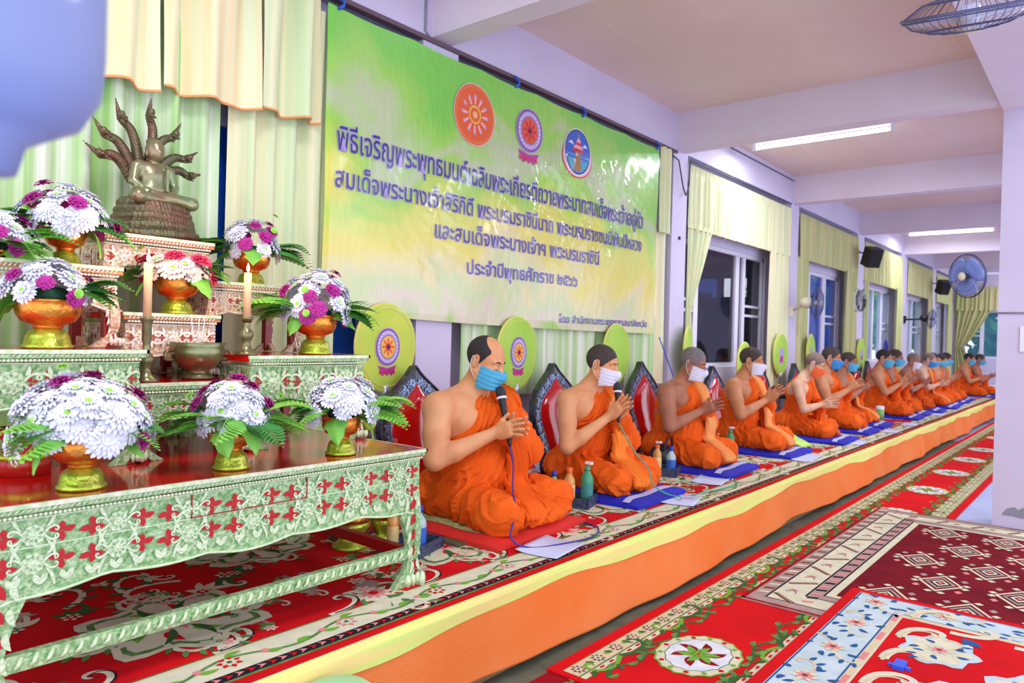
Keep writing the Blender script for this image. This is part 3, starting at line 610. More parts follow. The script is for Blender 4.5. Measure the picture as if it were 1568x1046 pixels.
def emblem(name, cy, cz, ry, rz, kind, parent, x=XB, fn=None):
    b = MB(); D = Deco(b, fn or (lambda u, v, h: (x+.004+h+ripple((u-YA)/(YB_-YA), (ZT-v)/(ZT-ZA)), u, v)), .0006)
    if kind == 1:
        D.disc(cy, cz, ry, rz, EPK, 1, 40); D.disc(cy, cz, ry*.96, rz*.96, EO, 2, 40); D.disc(cy, cz, ry*.9, rz*.9, EY, 3, 40); D.disc(cy, cz, ry*.885, rz*.885, EO, 4, 40)
        for k in range(12):
            a = 2*PI*k/12; c_, s_ = math.cos(a), math.sin(a)
            D.poly([(cy+ry*(.34*c_-.03*s_), cz+rz*(.34*s_+.03*c_)), (cy+ry*(.62*c_-.06*s_), cz+rz*(.62*s_+.06*c_)), (cy+ry*(.62*c_+.06*s_), cz+rz*(.62*s_-.06*c_)), (cy+ry*(.34*c_+.03*s_), cz+rz*(.34*s_-.03*c_))], EPK, 5)
            D.disc(cy+ry*.6*c_, cz+rz*.6*s_, ry*.05, rz*.05, EL, 6, 8)
        D.disc(cy, cz, ry*.3, rz*.3, EY, 6, 20); D.disc(cy, cz, ry*.23, rz*.23, EO, 7, 20); D.disc(cy, cz, ry*.12, rz*.12, EY, 8, 16); D.disc(cy, cz, ry*.06, rz*.06, EPK, 9, 10)
    elif kind == 2:
        D.poly([(cy-ry*.75, cz-rz*.95), (cy-ry*.5, cz-rz*1.35), (cy+ry*.5, cz-rz*1.35), (cy+ry*.75, cz-rz*.95), (cy, cz-rz*1.1)], EMG, 1)
        for k in range(7): D.disc(cy+ry*(-.55+.18*k), cz-rz*(1.3+.08*(k % 2)), ry*.1, rz*.12, EMG if k % 2 else ER, 2, 8)
        D.disc(cy, cz, ry, rz, EL, 3, 40); D.disc(cy, cz, ry*.95, rz*.95, EPU, 4, 40); D.disc(cy, cz, ry*.86, rz*.86, EL, 5, 40); D.disc(cy, cz, ry*.62, rz*.62, EPU, 6, 36); D.disc(cy, cz, ry*.58, rz*.58, EO if x == XB else EY, 7, 36)
        for k in range(24): a = 2*PI*k/24; D.disc(cy+ry*.75*math.cos(a), cz+rz*.75*math.sin(a), ry*.05, rz*.06, EW, 6, 6)
        for k in range(8): a = 2*PI*k/8; D.petal(cy+ry*.15*math.cos(a), cz+rz*.15*math.sin(a), a, ry*.38, ry*.08, ER if x == XB else EO, 8)
        D.disc(cy, cz, ry*.2, rz*.2, ER, 9, 14); D.disc(cy, cz, ry*.11, rz*.11, EK, 10, 12)
    else:
        D.disc(cy, cz-rz*.25, ry*1.12, rz*.85, ER, 1, 30); D.disc(cy, cz-rz*.2, ry*1.08, rz*.85, EPK, 2, 30)
        D.disc(cy, cz, ry, rz, EW, 3, 40); D.disc(cy, cz, ry*.95, rz*.95, EK, 4, 40); D.disc(cy, cz, ry*.9, rz*.9, EB, 5, 40)
        D.poly([(cy+ry*.85*math.cos(a), cz+rz*.85*math.sin(a)) for a in [PI+.15+i*(PI-.3)/16 for i in range(17)]], EC, 6)
        D.rect(cy-ry*.8, cz-rz*.3, cy+ry*.8, cz-rz*.18, EB, 7.5)
        D.poly([(cy-ry*.28, cz-rz*.8), (cy+ry*.28, cz-rz*.8), (cy+ry*.16, cz), (cy-ry*.16, cz)], EBR, 8)
        for k, (zz, ww) in enumerate(((0, .5), (.14, .38), (.28, .27), (.4, .17))): D.poly([(cy-ry*ww, cz+rz*zz), (cy+ry*ww, cz+rz*zz), (cy+ry*ww*.5, cz+rz*(zz+.16)), (cy-ry*ww*.5, cz+rz*(zz+.16))], ER if k % 2 == 0 else EPK, 9+k)
        D.poly([(cy-ry*.04, cz+rz*.5), (cy+ry*.04, cz+rz*.5), (cy, cz+rz*.85)], EY, 12)
        for q in (-1, 1): D.poly([(cy+q*ry*.3, cz+rz*.25), (cy+q*ry*.75, cz+rz*.3), (cy+q*ry*.5, cz+rz*.42)], EW, 7)
    o = b.build(name, EM, parent); return o
emblem('wheel_emblem', 3.41, 2.70, .19, .195, 1, ban)
emblem('crest_emblem', 3.97, 2.73, .15, .15, 2, ban)
emblem('seal_emblem', 4.55, 2.705, .175, .175, 3, ban)
# the print is part of the banner's own mesh
bm = bmesh.new(); slots = [MATS['banner']]; prints = list(ban.children)
bm.from_mesh(ban.data)
for o in prints:
    ix = []
    for m_ in o.data.materials:
        if m_ not in slots: slots.append(m_)
        ix.append(slots.index(m_))
    for pl in o.data.polygons: pl.material_index = ix[pl.material_index]
    bm.from_mesh(o.data); bpy.data.objects.remove(o)
nm = bpy.data.meshes.new('banner')
for m_ in slots: nm.materials.append(m_)
bm.to_mesh(nm); bm.free(); ban.data = nm
# crumpled clear film in front of the print
fm = bpy.data.materials.new('film'); fm.use_nodes = True; MATS['film'] = fm; FN = fm.node_tree.nodes; FL = fm.node_tree.links; FN.clear()
fo = FN.new('ShaderNodeOutputMaterial'); fx = FN.new('ShaderNodeMixShader'); ft = FN.new('ShaderNodeBsdfTransparent'); fg = FN.new('ShaderNodeBsdfGlossy')
fg.inputs['Roughness'].default_value = .13; fx.inputs[0].default_value = .085; FL.new(ft.outputs[0], fx.inputs[1]); FL.new(fg.outputs[0], fx.inputs[2]); FL.new(fx.outputs[0], fo.inputs[0])
frnd = np.random.RandomState(4)
WV = [(frnd.uniform(0, 6.28), lam, frnd.uniform(0, 6.28), frnd.uniform(.5, 1)) for lam in (.42, .36, .24, .21, .16, .13, .11, .09, .075, .06)]
def film_h(y, z):
    m_ = .07+3.0*math.exp(-((y-4.65)/.62)**2-((z-2.36-.06*(y-4.65))/.24)**2)+.35*math.exp(-((y-3.1)/.16-(z-2.0)*.5)**2-((z-1.95)/.25)**2)
    wob = .25*math.sin(y*7+z*3)
    return m_*sum(lam*.045*w*(1-2*abs(math.sin(PI*((y+.1*wob)*math.cos(a)+(z+.1*wob)*math.sin(a))/lam+p_))) for a, lam, p_, w in WV)/2
MB().sheet(lambda u, v: (lambda y, z: (XB+.022+ripple(u, v)+film_h(y, z), y, z))(lerp(YA+.02, YB_-.02, u), lerp(ZT-.03, ZA+.06, v)), 300, 150).build('clear_film', 'film', ban)
for y in (2.35, 3.8, 4.6, 5.75):
    o = MB().tube([(XB+.004, y, 2.985), (XB+.02, y+.02, 3.0), (XB+.004, y+.04, 3.03), (XB+.01, y-.01, 3.05)], .01, 6).build('tie_knot', 'em_blue', ban)
# ------------------------------------------------------------------ tube lights
def lamp(y, xa, xb, label, n=1):
    t = thing('tube_light', ((xa+xb)/2, y, ZC-.06), label, 'light', 'ceiling tube lights')
    w = (xb-xa)/2
    MB().box((-w, -.035, .005), (w, .035, .06)).build('housing', 'white', t)
    for s in (-1, 1): MB().box((s*w-.02, -.02, -.055), (s*w+.02, .02, .01)).build('lamp_holder', 'white', t)
    MB().tube([(-w+.02, 0, -.035), (w-.02, 0, -.035)], .016, 10).build('tube', 'tube', t)
    ld = bpy.data.lights.new('tube_glow', 'AREA'); ld.shape = 'RECTANGLE'; ld.size = 2*w; ld.size_y = .05; ld.energy = TUBE_POWER; ld.color = (.86, .9, 1.0)
    lo = bpy.data.objects.new('tube_glow', ld); COL.objects.link(lo); lo.parent = t; lo.location = (0, 0, -.06); lo['kind'] = 'helper'
for y, l in ((7.45, 'tube light on the ceiling over the first open window, the largest'), (14.7, 'tube light on the ceiling farther down the hall'), (19.6, 'small far tube light glimpsed behind the pillar fan')): lamp(y, -2.95 if y < 18 else -1.75, -1.65 if y < 18 else -.75, l)
for y in (1.0,): lamp(y, -1.9, -.8, 'tube light on the ceiling above the platform, outside the picture')
for y in (4.6, 7.6, 10.9, 14.0): lamp(y, -.1, 1.2, 'tube light on the ceiling of the hall side, outside the picture')
# ------------------------------------------------------------------ organic shapes from distance fields
class Field:
    def __init__(s, lo, hi, vox):
        s.lo = np.array(lo, np.float32); s.vox = vox; s.n = np.ceil((np.array(hi)-s.lo)/vox).astype(int)+1
        s.d = np.full(s.n, .06, np.float32)
    def sub(s, c0, c1, pad):
        a = np.maximum(0, np.floor((np.array(c0)-pad-s.lo)/s.vox).astype(int)); b = np.minimum(s.n, np.ceil((np.array(c1)+pad-s.lo)/s.vox).astype(int)+1)
        if (b <= a).any(): return None, None
        sl = tuple(slice(a[i], b[i]) for i in range(3))
        ax = [s.lo[i]+s.vox*np.arange(a[i], b[i], dtype=np.float32) for i in range(3)]
        return sl, (ax[0][:, None, None], ax[1][None, :, None], ax[2][None, None, :])
    def put(s, sl, d, k, mode='u'):
        a = s.d[sl]
        if mode == 'u':
            if k > 0:
                h = np.clip(.5+.5*(a-d)/k, 0, 1); s.d[sl] = a*(1-h)+d*h-k*h*(1-h)
            else: s.d[sl] = np.minimum(a, d)
        else:                                                        # subtract
            d = -d
            if k > 0:
                h = np.clip(.5-.5*(a-d)/k, 0, 1); s.d[sl] = a*(1-h)+d*h+k*h*(1-h)
            else: s.d[sl] = np.maximum(a, d)
    def cone(s, a, b, r0, r1, k=.012, mode='u', T=None):
        """tapered capsule"""
        a = np.array(T(a) if T else a, float); b = np.array(T(b) if T else b, float); r = max(r0, r1)+.03+k
        sl, P = s.sub(np.minimum(a, b), np.maximum(a, b), r)
        if sl is None: return
        ab = b-a; L2 = max(float(ab@ab), 1e-9)
        t = np.clip(((P[0]-a[0])*ab[0]+(P[1]-a[1])*ab[1]+(P[2]-a[2])*ab[2])/L2, 0, 1)
        d = np.sqrt((P[0]-a[0]-t*ab[0])**2+(P[1]-a[1]-t*ab[1])**2+(P[2]-a[2]-t*ab[2])**2)-(r0+(r1-r0)*t)
        s.put(sl, d.astype(np.float32), k, mode)
    def chain(s, pts, rs, k=.012, mode='u', T=None):
        for i in range(len(pts)-1): s.cone(pts[i], pts[i+1], rs[i], rs[i+1], k, mode, T)
    def ell(s, c, r, k=.015, R=None, mode='u', T=None, boxy=0):
        """ellipsoid; R rows are its axes"""
        if T: c = T(c); R = (np.eye(3) if R is None else np.array(R)) @ T.R.T
        c = np.array(c, float); r = np.array(r, float); m = r.max()+.03+k
        sl, P = s.sub(c, c, m)
        if sl is None: return
        q = [P[i]-c[i] for i in range(3)]
        if R is not None: R = np.array(R); q = [R[i][0]*q[0]+R[i][1]*q[1]+R[i][2]*q[2] for i in range(3)]
        if boxy:
            p = 4
            k0 = ((np.abs(q[0])/r[0])**p+(np.abs(q[1])/r[1])**p+(np.abs(q[2])/r[2])**p)**(1/p)
            d = (k0-1)*r.min()
        else:
            k0 = np.sqrt((q[0]/r[0])**2+(q[1]/r[1])**2+(q[2]/r[2])**2); k1 = np.sqrt((q[0]/r[0]**2)**2+(q[1]/r[1]**2)**2+(q[2]/r[2]**2)**2)
            d = k0*(k0-1)/np.maximum(k1, 1e-6)
        s.put(sl, d.astype(np.float32), k, mode)
    def grid(s): return tuple((s.lo[i]+s.vox*np.arange(s.n[i], dtype=np.float32)).reshape([-1 if j == i else 1 for j in range(3)]) for i in range(3))
    def cut(s, n, p, k=0):
        """keep the side where n.(x-p) < 0"""
        G = s.grid(); d = (n[0]*(G[0]-p[0])+n[1]*(G[1]-p[1])+n[2]*(G[2]-p[2])).astype(np.float32)
        if k > 0:
            h = np.clip(.5-.5*(s.d-d)/k, 0, 1); s.d = s.d*(1-h)+d*h+k*h*(1-h)
        else: s.d = np.maximum(s.d, d)
    def mesh(s, name, mats):
        d = s.d.copy(); m = s.vox*3
        for ax in range(3):
            for e in (0, -1):
                ix = [slice(None)]*3; ix[ax] = e; d[tuple(ix)] = np.maximum(d[tuple(ix)], s.vox)
        g = openvdb.FloatGrid(background=float(m)); g.copyFromArray(np.clip(d, -m, m).astype(np.float32))
        pts, quads = g.convertToQuads(isovalue=0.0)
        pts = pts*s.vox+s.lo
        # drop specks: keep every piece larger than 40 quads is not needed; smooth once for a soft surface
        me = bpy.data.meshes.new(name); nv = len(pts); nf = len(quads)
        me.vertices.add(nv); me.vertices.foreach_set('co', pts.astype(np.float32).ravel())
        me.loops.add(nf*4); me.loops.foreach_set('vertex_index', quads[:, ::-1].astype(np.int32).ravel())
        me.polygons.add(nf); me.polygons.foreach_set('loop_start', np.arange(0, nf*4, 4, dtype=np.int32))
        me.polygons.foreach_set('use_smooth', np.ones(nf, bool))
        for x in (mats if isinstance(mats, (list, tuple)) else [mats]): me.materials.append(MATS[x])
        me.update(calc_edges=True); me.validate()
        return me
class Xf:
    """local frame: origin o, rotation matrix R (columns are axes)"""
    def __init__(s, o, R): s.o = np.array(o, float); s.R = np.array(R, float)
    def __call__(s, p): return s.o+s.R@np.array(p, float)
def Ry(a): c, s = math.cos(a), math.sin(a); return np.array([[c, 0, s], [0, 1, 0], [-s, 0, c]])
def Rz(a): c, s = math.cos(a), math.sin(a); return np.array([[c, -s, 0], [s, c, 0], [0, 0, 1]])
def Rx(a): c, s = math.cos(a), math.sin(a); return np.array([[1, 0, 0], [0, c, -s], [0, s, c]])
# ------------------------------------------------------------------ people
mat('robe', '#f26a1c', .72, var='#e0560e', vscale=5, bump=.5, bscale=22, spec=.15, stretch=(1.6, 1, .45))
mat('robe_dark', '#dd5a16', .75, var='#c94a0c', vscale=5, bump=.25, bscale=45, spec=.15)
mat('robe_light', '#f58a34', .72, var='#f07a26', vscale=5, bump=.25, bscale=45, spec=.15)
mat('robe_pale', '#f2a765', .75, var='#ea9450', vscale=5, bump=.2, bscale=45, spec=.15)
mat('lips', '#b8635a', .5); mat('lash', '#2b1d18', .6)
mat('hair_black', '#241f22', .8, var='#322a2c', vscale=60); mat('hair_grey', '#6f676a', .85, var='#857c7c', vscale=80); mat('hair_stub', '#3c3230', .85, var='#4c403c', vscale=80); mat('hair_bald', '#8e7468', .75, var='#7d675e', vscale=60)
mat('mask_blue', '#45a9cf', .7, var='#55b6d8', vscale=6); mat('mask_white', '#e2e2f4', .7); mat('mask_orange', '#f26a2e', .7); mat('mask_deep', '#2f86cc', .7); mat('loop', '#eceef5', .7)
SK = {'fair': ('#e6a878', '#d99464'), 'tan': ('#cf8f64', '#bf7d54'), 'brown': ('#b5785a', '#a56a50'), 'pale': ('#e0b596', '#d2a284')}
for k_, (a_, b_) in SK.items(): mat('skin_'+k_, a_, .5, var=b_, vscale=7, spec=.35, bump=.06, bscale=160)
def finger(F, base, d, n, L, r, curl, T=None):
    """three bones; n is the direction the finger curls towards"""
    p = np.array(base, float); d = np.array(d, float)/np.linalg.norm(d); n = np.array(n, float)
    for i, (l, rr) in enumerate(((.45, 1), (.3, .93), (.25, .85))):
        q = p+d*L*l; F.cone(p, q, r*rr, r*rr*.93, .004, T=T); p = q
        d = d*math.cos(curl)+n*math.sin(curl); d /= np.linalg.norm(d)
def monk(name, loc, rz, skin='tan', hair='hair_stub', mask='mask_white', fat=0., s=1., vox=.006, tilt=.22, lean=.06, hand=(.30, .40), fang=.75, robe='robe', sash=None, bald=False, mic=False, turn=0., seed=0, glasses=False, label='', knee=1., shawl=False, gap=.0, elz=None, lrot=0., spread=.24, group=None):
    rnd = random.Random(seed); rng = np.random.RandomState(seed+1)
    lo, hi = (-.34, -.50, -.02), (.66, .50, 1.0)
    B = Field(lo, hi, vox); LR = Xf((0, 0, 0), Rz(lrot))
    S = lambda x, y, z: (x+lean*max(0, z-.1)/.5, y, z)               # the trunk leans forward
    # trunk
    B.ell(S(-.01, 0, .13), (.14+fat*.4, .17+fat*.5, .13), .02)
    B.ell(S(.01+fat*.3, 0, .27), (.118+fat, .155+fat, .16), .04)
    if fat > .02: B.ell(S(.06+fat, 0, .22), (.12+fat*.6, .16+fat*.8, .13), .05)
    B.ell(S(0, 0, .44), (.112+fat*.5, .17+fat*.5, .16), .04)
    B.cone(S(-.01, -.14, .545), S(-.01, .14, .545), .062+fat*.3, .062+fat*.3, .05)
    for q in (-1, 1):
        B.ell(S(.060+fat*.4, q*.085, .475), (.052+fat*.15, .085, .062), .045); B.cone(S(-.015, q*.03, .63), S(-.01, q*.15, .575), .045, .035, .04)
        B.ell(S(-.075, q*.085, .46), (.05, .075, .09), .03)
        B.cone(S(.05, q*.02, .575), S(.04, q*.15, .585), .012, .012, .02)       # collar bone
    nb = np.array(S(-.01, 0, .60)); Hc = np.array(S(.035+.05*tilt, 0, .765))
    B.cone(nb, Hc+np.array([-.015, 0, -.04]), .062+fat*.25, .056+fat*.2, .03)
    # thighs and shins under the robe
    for q in (-1, 1):
        B.cone((.02, q*.09, .09), (.34*knee, q*(spread-.03), .075), .075, .05, .02, T=LR); B.cone((.34*knee, q*(spread-.03), .065), (.24, -q*.1, .05), .045, .035, .02, T=LR)
    # head
    T = Xf(Hc, Rz(turn)@Ry(tilt)); ex = 0
    B.ell((-.012, 0, .03), (.098, .076, .090), .02, T=T); B.ell((.026, 0, -.04), (.066, .060, .074), .025, T=T); B.cone((.055, -.012, -.092), (.055, .012, -.092), .024, .024, .025, T=T)
    for q in (-1, 1):
        B.cone((-.01, q*.055, -.05), (.05, q*.022, -.095), .022+fat*.1, .02, .02, T=T)         # jaw
        B.cone((.080, q*.010, .024), (.070, q*.045, .026), .012, .010, .012, T=T)              # brow
        B.ell((.098, q*.031, .001), (.018, .019, .012), .010, mode='s', T=T)                   # socket
        B.ell((.074, q*.031, .000), (.017, .017, .0135), .004, T=T)                            # closed lid
        B.ell((.060, q*.042, -.030), (.030, .022, .024), .015, T=T)                            # cheek
        B.ell((-.012, q*.079, -.004), (.024, .010, .034), .006, R=Rz(-q*.35), T=T); B.ell((-.008, q*.086, .0), (.012, .006, .02), .004, R=Rz(-q*.35), mode='s', T=T)
        B.ell((.094, q*.013, -.036), (.012, .009, .009), .006, T=T)
    B.cone((.088, 0, .010), (.112, 0, -.030), .010, .0135, .010, T=T)
    B.cone((.090, -.018, -.062), (.090, .018, -.062), .008, .008, .006, T=T); B.cone((.088, -.014, -.074), (.088, .014, -.074), .009, .009, .006, T=T)
    # arms
    hx, hz = hand; f = np.array([math.cos(fang), 0, math.sin(fang)]); w = np.array([-math.sin(fang), 0, math.cos(fang)])
    for q in (-1, 1):
        sh = np.array(S(-.005, q*(.192+fat*.5), .535)); wr = np.array([hx, q*(.030+gap), hz])-f*.07
        el = np.array([(sh[0]+wr[0])/2-.01-.02*fat*10, q*(.275+fat*.6), elz or .285+.15*max(0, hz-.42)])
        B.ell(sh, (.066+fat*.35, .062+fat*.35, .066+fat*.3), .03); m1 = sh*.5+el*.5
        B.chain([sh, m1, el], [.057+fat*.35, .050+fat*.3, .041+fat*.15], .02); m2 = el*.68+wr*.32
        B.chain([el, m2, wr], [.040+fat*.15, .043+fat*.12, .026+fat*.05], .015)
        pc = np.array([hx, q*(.019+gap), hz]); inn = np.array([0, -q, 0.])
        Rp = np.array([f, [0, 1, 0], w])
        B.ell(pc-f*.008, (.052, .015, .042), .012, R=Rp, boxy=1); B.cone(wr, pc-f*.03, .025, .022, .012)
        for i, (L, o) in enumerate(((.066, .030), (.076, .010), (.072, -.010), (.056, -.029))):
            sp = .10*(1.2-i)+rnd.uniform(-.05, .05)*.6
            finger(B, pc+f*.038+w*o+inn*.003, f*math.cos(sp)+w*math.sin(sp), inn*.6-w*.2, L, .0088, .10+.05*i+(.10 if mic else 0))
        B.cone(pc-f*.030+w*.028, pc-f*.005+w*.050-inn*.004, .014, .011, .01); finger(B, pc-f*.008+w*.048, f*.75+w*.55+inn*.25, f*.8, .046, .0095, .18)
    # dressed body
    Rb = Field(lo, hi, vox); o = .016
    Rb.ell(S(-.01, 0, .13), (.15+fat*.4+o, .18+fat*.5+o, .13), .03); Rb.ell(S(.01+fat*.3, 0, .27), (.118+fat+o, .155+fat+o, .17), .04)
    if fat > .02: Rb.ell(S(.06+fat, 0, .22), (.12+fat*.6+o, .16+fat*.8+o, .13+o), .05)
    Rb.ell(S(0, 0, .44), (.112+fat*.5+o, .17+fat*.5+o, .16+o), .04); Rb.cone(S(-.01, -.12, .545), S(-.01, .14, .545), .062+fat*.3+o, .066+fat*.3+o, .05)
    for q in (-1, 1): Rb.ell(S(.065+fat*.5, q*.085, .47), (.052+fat*.3+o, .082+o, .058+o), .03); Rb.ell(S(-.075, q*.085, .46), (.05+o, .075+o, .09), .03); Rb.cone(S(-.015, q*.04, .60), S(-.01, q*.15, .575), .045+o*.6, .04+o, .04)
    # cut away the bare right shoulder
    x = S(0, -.015, .64); nrm = np.array([.10, -.84, .53]); nrm /= np.linalg.norm(nrm)
    if not shawl: Rb.cut(nrm, x, .006)
    sh = np.array(S(-.005, (.192+fat*.5), .535)); wr = np.array([hx, .03, hz])-f*.07; el = np.array([(sh[0]+wr[0])/2-.01, .275+fat*.6, elz or .285])
    Rb.ell(sh, (.075+fat*.35,)*3, .03); Rb.chain([sh, el, el*.45+wr*.55, el*.12+wr*.88], [.074+fat*.3, .076+fat*.2, .07, .055], .02)
    if shawl:
        sh2 = sh*[1, -1, 1]; el2 = el*[1, -1, 1]; wr2 = wr*[1, -1, 1]; Rb.chain([sh2, el2, el2*.4+wr2*.6], [.074, .072, .06], .02)
    Rb.chain([el*.5+wr*.5+[0, 0, -.03], (el[0]*.5+wr[0]*.5+.02, .15, .1)], [.045, .085], .03)       # cloth hanging from the left forearm
    # lap
    Rb.ell((-.03, 0, .10), (.19+fat*.4, .225+fat*.6, .135), .04); LR = Xf((0, 0, 0), Rz(lrot))
    for q in (-1, 1):
        Rb.cone((0, q*.11, .10), (.37*knee, q*spread, .075), .115+fat*.3, .088+fat*.15, .03, T=LR)
        Rb.cone((.37*knee, q*spread, .07), (.30, -q*.06, .055), .078, .062, .03, T=LR)
    Rb.ell((.22, 0, .05), (.26*knee, .24, .085+fat*.2), .04, T=LR); Rb.ell((.36*knee, .06, .03), (.13, .2, .055), .04, T=LR)
    # folds
    G = Rb.grid(); X, Y, Z = G
    def wn(a, b, c, p): return np.sin(a*X+p)*np.sin(b*Y+1.7*p)+np.sin(c*Z+2.1*p)*np.sin(a*.7*Y-b*.6*X+p)
    n1 = wn(14, 17, 13, rng.rand()*6); n2 = wn(31, 27, 35, rng.rand()*6)
    tt = (-.84*Y+.53*Z+.10*X); up = 1/(1+np.exp(-(Z-.2)*30))
    f1 = np.sin(tt*2*PI/.062+2.2*n1+.7*n2); f1 = (1-np.abs(f1))*2-1
    ang = np.arctan2(Y, X+.12); rad = np.sqrt((X+.12)**2+Y**2)
    f2 = np.sin(ang*12+2.6*n1+1.2*n2+rad*7); f2 = (1-np.abs(f2))*2-1
    f3 = np.sin((rad+.5*Z)*2*PI/.11+2.6*n1); f3 = (1-np.abs(f3))*2-1
    f4 = np.sin(tt*2*PI/.027+3.1*n1+1.5*n2); f5 = np.sin((.6*ang*rad+.8*Z-.5*X)*2*PI/.036+3.5*n1+1.6*n2); f5 = (1-np.abs(f5))*2-1
    f6 = np.sin((X*.35+Y*.2-Z)*2*PI/.075+4.2*n1+1.3*n2); f6 = (1-np.abs(f6))*2-1
    Rb.d = Rb.d-(up*(.0075*f1+.0008*f4+.002*n2)+(1-up)*(.0095*f2+.0025*f3+.0022*f5+.002*n2)).astype(np.float32)
    Rb.cut((0, 0, -1), (0, 0, .0))
    # keep the robe clear of face and hands
    B.cut((0, 0, -1), (0, 0, .005))
    body = link(name, B.mesh('person', 'skin_'+skin), None, loc); body.scale = (s, s, s); body.rotation_euler = (0, 0, rz)
    tag(body, label, 'person', group)
    link('robe', Rb.mesh('robe', robe), body)
    if sash:
        F = Field(lo, hi, vox)
        pts = [S(-.09, .13, .53), S(-.02, .135, .615), S(.075+fat*.5, .125, .575), S(.145+fat, .11, .45), (.20+fat*1.6+lean*.4, .10, .30), (.25+fat, .09, .19), (.36, .06, .145), (.46, .035, .09), (.49, .03, .04)]
        P = smoothpath(pts, 5)
        for i in range(len(P)-1):
            a, b = np.array(P[i]), np.array(P[i+1]); t = b-a; L = np.linalg.norm(t); t /= L
            wv = np.array([.0, 1, 0])-t*t[1]; wv = wv/np.linalg.norm(wv); nn = np.cross(t, wv)
            F.ell((a+b)/2, (L*.9, .052, .012), .012, R=np.array([t, wv, nn]), boxy=1)
        F.d -= (.003*np.sin((Y+.15*Z)*2*PI/.03+n1)).astype(np.float32)
        link('shoulder_sash', F.mesh('sash', sash), body)
    # hair
    def hd(lo_, hi_): return Field(lo_, hi_, min(vox, .005))
    c = T.o; H = hd(c-.14, c+.15); H.ell((-.013, 0, .031), (.1005, .0785, .0925), 0, T=T)
    def cutl(F, n, p): F.cut(T.R@np.array(n, float), T(p))
    if bald:
        cutl(H, (.9, 0, -.44), (.045, 0, .06)); H.ell((.060, 0, .115), (.085, .062, .07), .02, mode='s', T=T)
    else: cutl(H, (.80, 0, -.60), (.080, 0, .068))
    cutl(H, (.1, 0, -1), (-.03, 0, -.045))
    G2 = H.grid(); sc = .0016*np.sin(G2[0]*400)*np.sin(G2[1]*370)*np.sin(G2[2]*390); H.d -= sc.astype(np.float32)
    link('hair', H.mesh('hair', hair), body)
    b = MB()
    for q in (-1, 1):
        b.tube([T((.090-.012*abs(t)**2, q*(.031+.014*t), -.006-.003*(1-t*t))) for t in (-1, -.5, 0, .5, 1)], .0016, 5)
    b.build('eyelashes', 'lash', body)
    b = MB()
    for q in (-1, 1): b.tube([T((.094-.016*t, q*(.014+.034*t), .026+.006*math.sin(PI*t))) for t in (0, .25, .5, .75, 1)], [.002, .0035, .0035, .003, .0015], 5)
    b.build('eyebrows', 'lash', body)
    if mask:
        M = hd(c-.16, c+.16); M.ell((.040, 0, -.060), (.083, .073, .13), 0, T=T); M.cone((.085, 0, .0), (.114, 0, -.034), .018, .026, .03, T=T); M.cone((.070, -.012, -.098), (.070, .012, -.098), .030, .028, .02, T=T)
        cutl(M, (0.0, 0, 1), (.07, 0, -.010)); cutl(M, (-1, 0, -.10), (.022, 0, -.05)); cutl(M, (.25, 0, -1), (.06, 0, -.122))
        G3 = M.grid(); R_ = T.R; zl = R_[0, 2]*(G3[0]-c[0])+R_[1, 2]*(G3[1]-c[1])+R_[2, 2]*(G3[2]-c[2])
        M.d -= (.0014*np.sin(zl*2*PI/.022)).astype(np.float32)
        mo = link('face_mask', M.mesh('mask', mask), body)
        for q in (-1, 1):
            b = MB().tube([T(p) for p in smoothpath([(.022, q*.068, -.022), (-.01, q*.080, 0), (-.026, q*.089, .020), (-.030, q*.087, -.004), (-.024, q*.088, -.028), (-.008, q*.079, -.060), (.022, q*.064, -.092)], 5)], .0017, 5)
            b.build('ear_loop', 'loop', mo)
    if glasses:
        b = MB()
        for q in (-1, 1):
            b.tube([T((.112, q*.034+.024*math.cos(a), -.006+.017*math.sin(a))) for a in [2*PI*i/14 for i in range(14)]], .0013, 5, closed=True); b.tube([T((.112, q*.058, 0)), T((.05, q*.078, .008)), T((-.015, q*.084, .008))], .0012, 5)
        b.tube([T((.112, -.01, 0)), T((.116, 0, .003)), T((.112, .01, 0))], .0012, 5)
        b.build('glasses', 'wire', body)
    return body, T, np.array([hx, 0, hz]), f, w
# ------------------------------------------------------------------ altar tables
mat('carve_g', '#78b068', .4, metal=.2, var='#cbe3b0', vscale=75, bump=.8, bscale=110); mat('carve_hi', '#e0eec8', .35, metal=.2, var='#d0e6b4', vscale=60, bump=.4, bscale=120)
mat('carve_w', '#fbf0da', .42, metal=.15, var='#e2a266', vscale=70, bump=.8, bscale=110); mat('carve_wh', '#f7efdf', .35, metal=.1)
mat('carve_red', '#c01c22', .4, spec=.4); mat('lacquer', '#d8140c', .12, spec=.5, coat=.35, var='#c8100a', vscale=3); mat('lacquer_in', '#9c1412', .3)
mat('edge', '#f1e8d0', .35, metal=.15, var='#b9d69a', vscale=45); mat('rope', '#d98a5a', .5, metal=.2)
PAL = {'g': ['carve_g', 'carve_hi', 'carve_red', 'edge', 'lacquer_in', 'rope'], 'w': ['carve_w', 'carve_wh', 'carve_red', 'edge', 'lacquer_in', 'rope']}
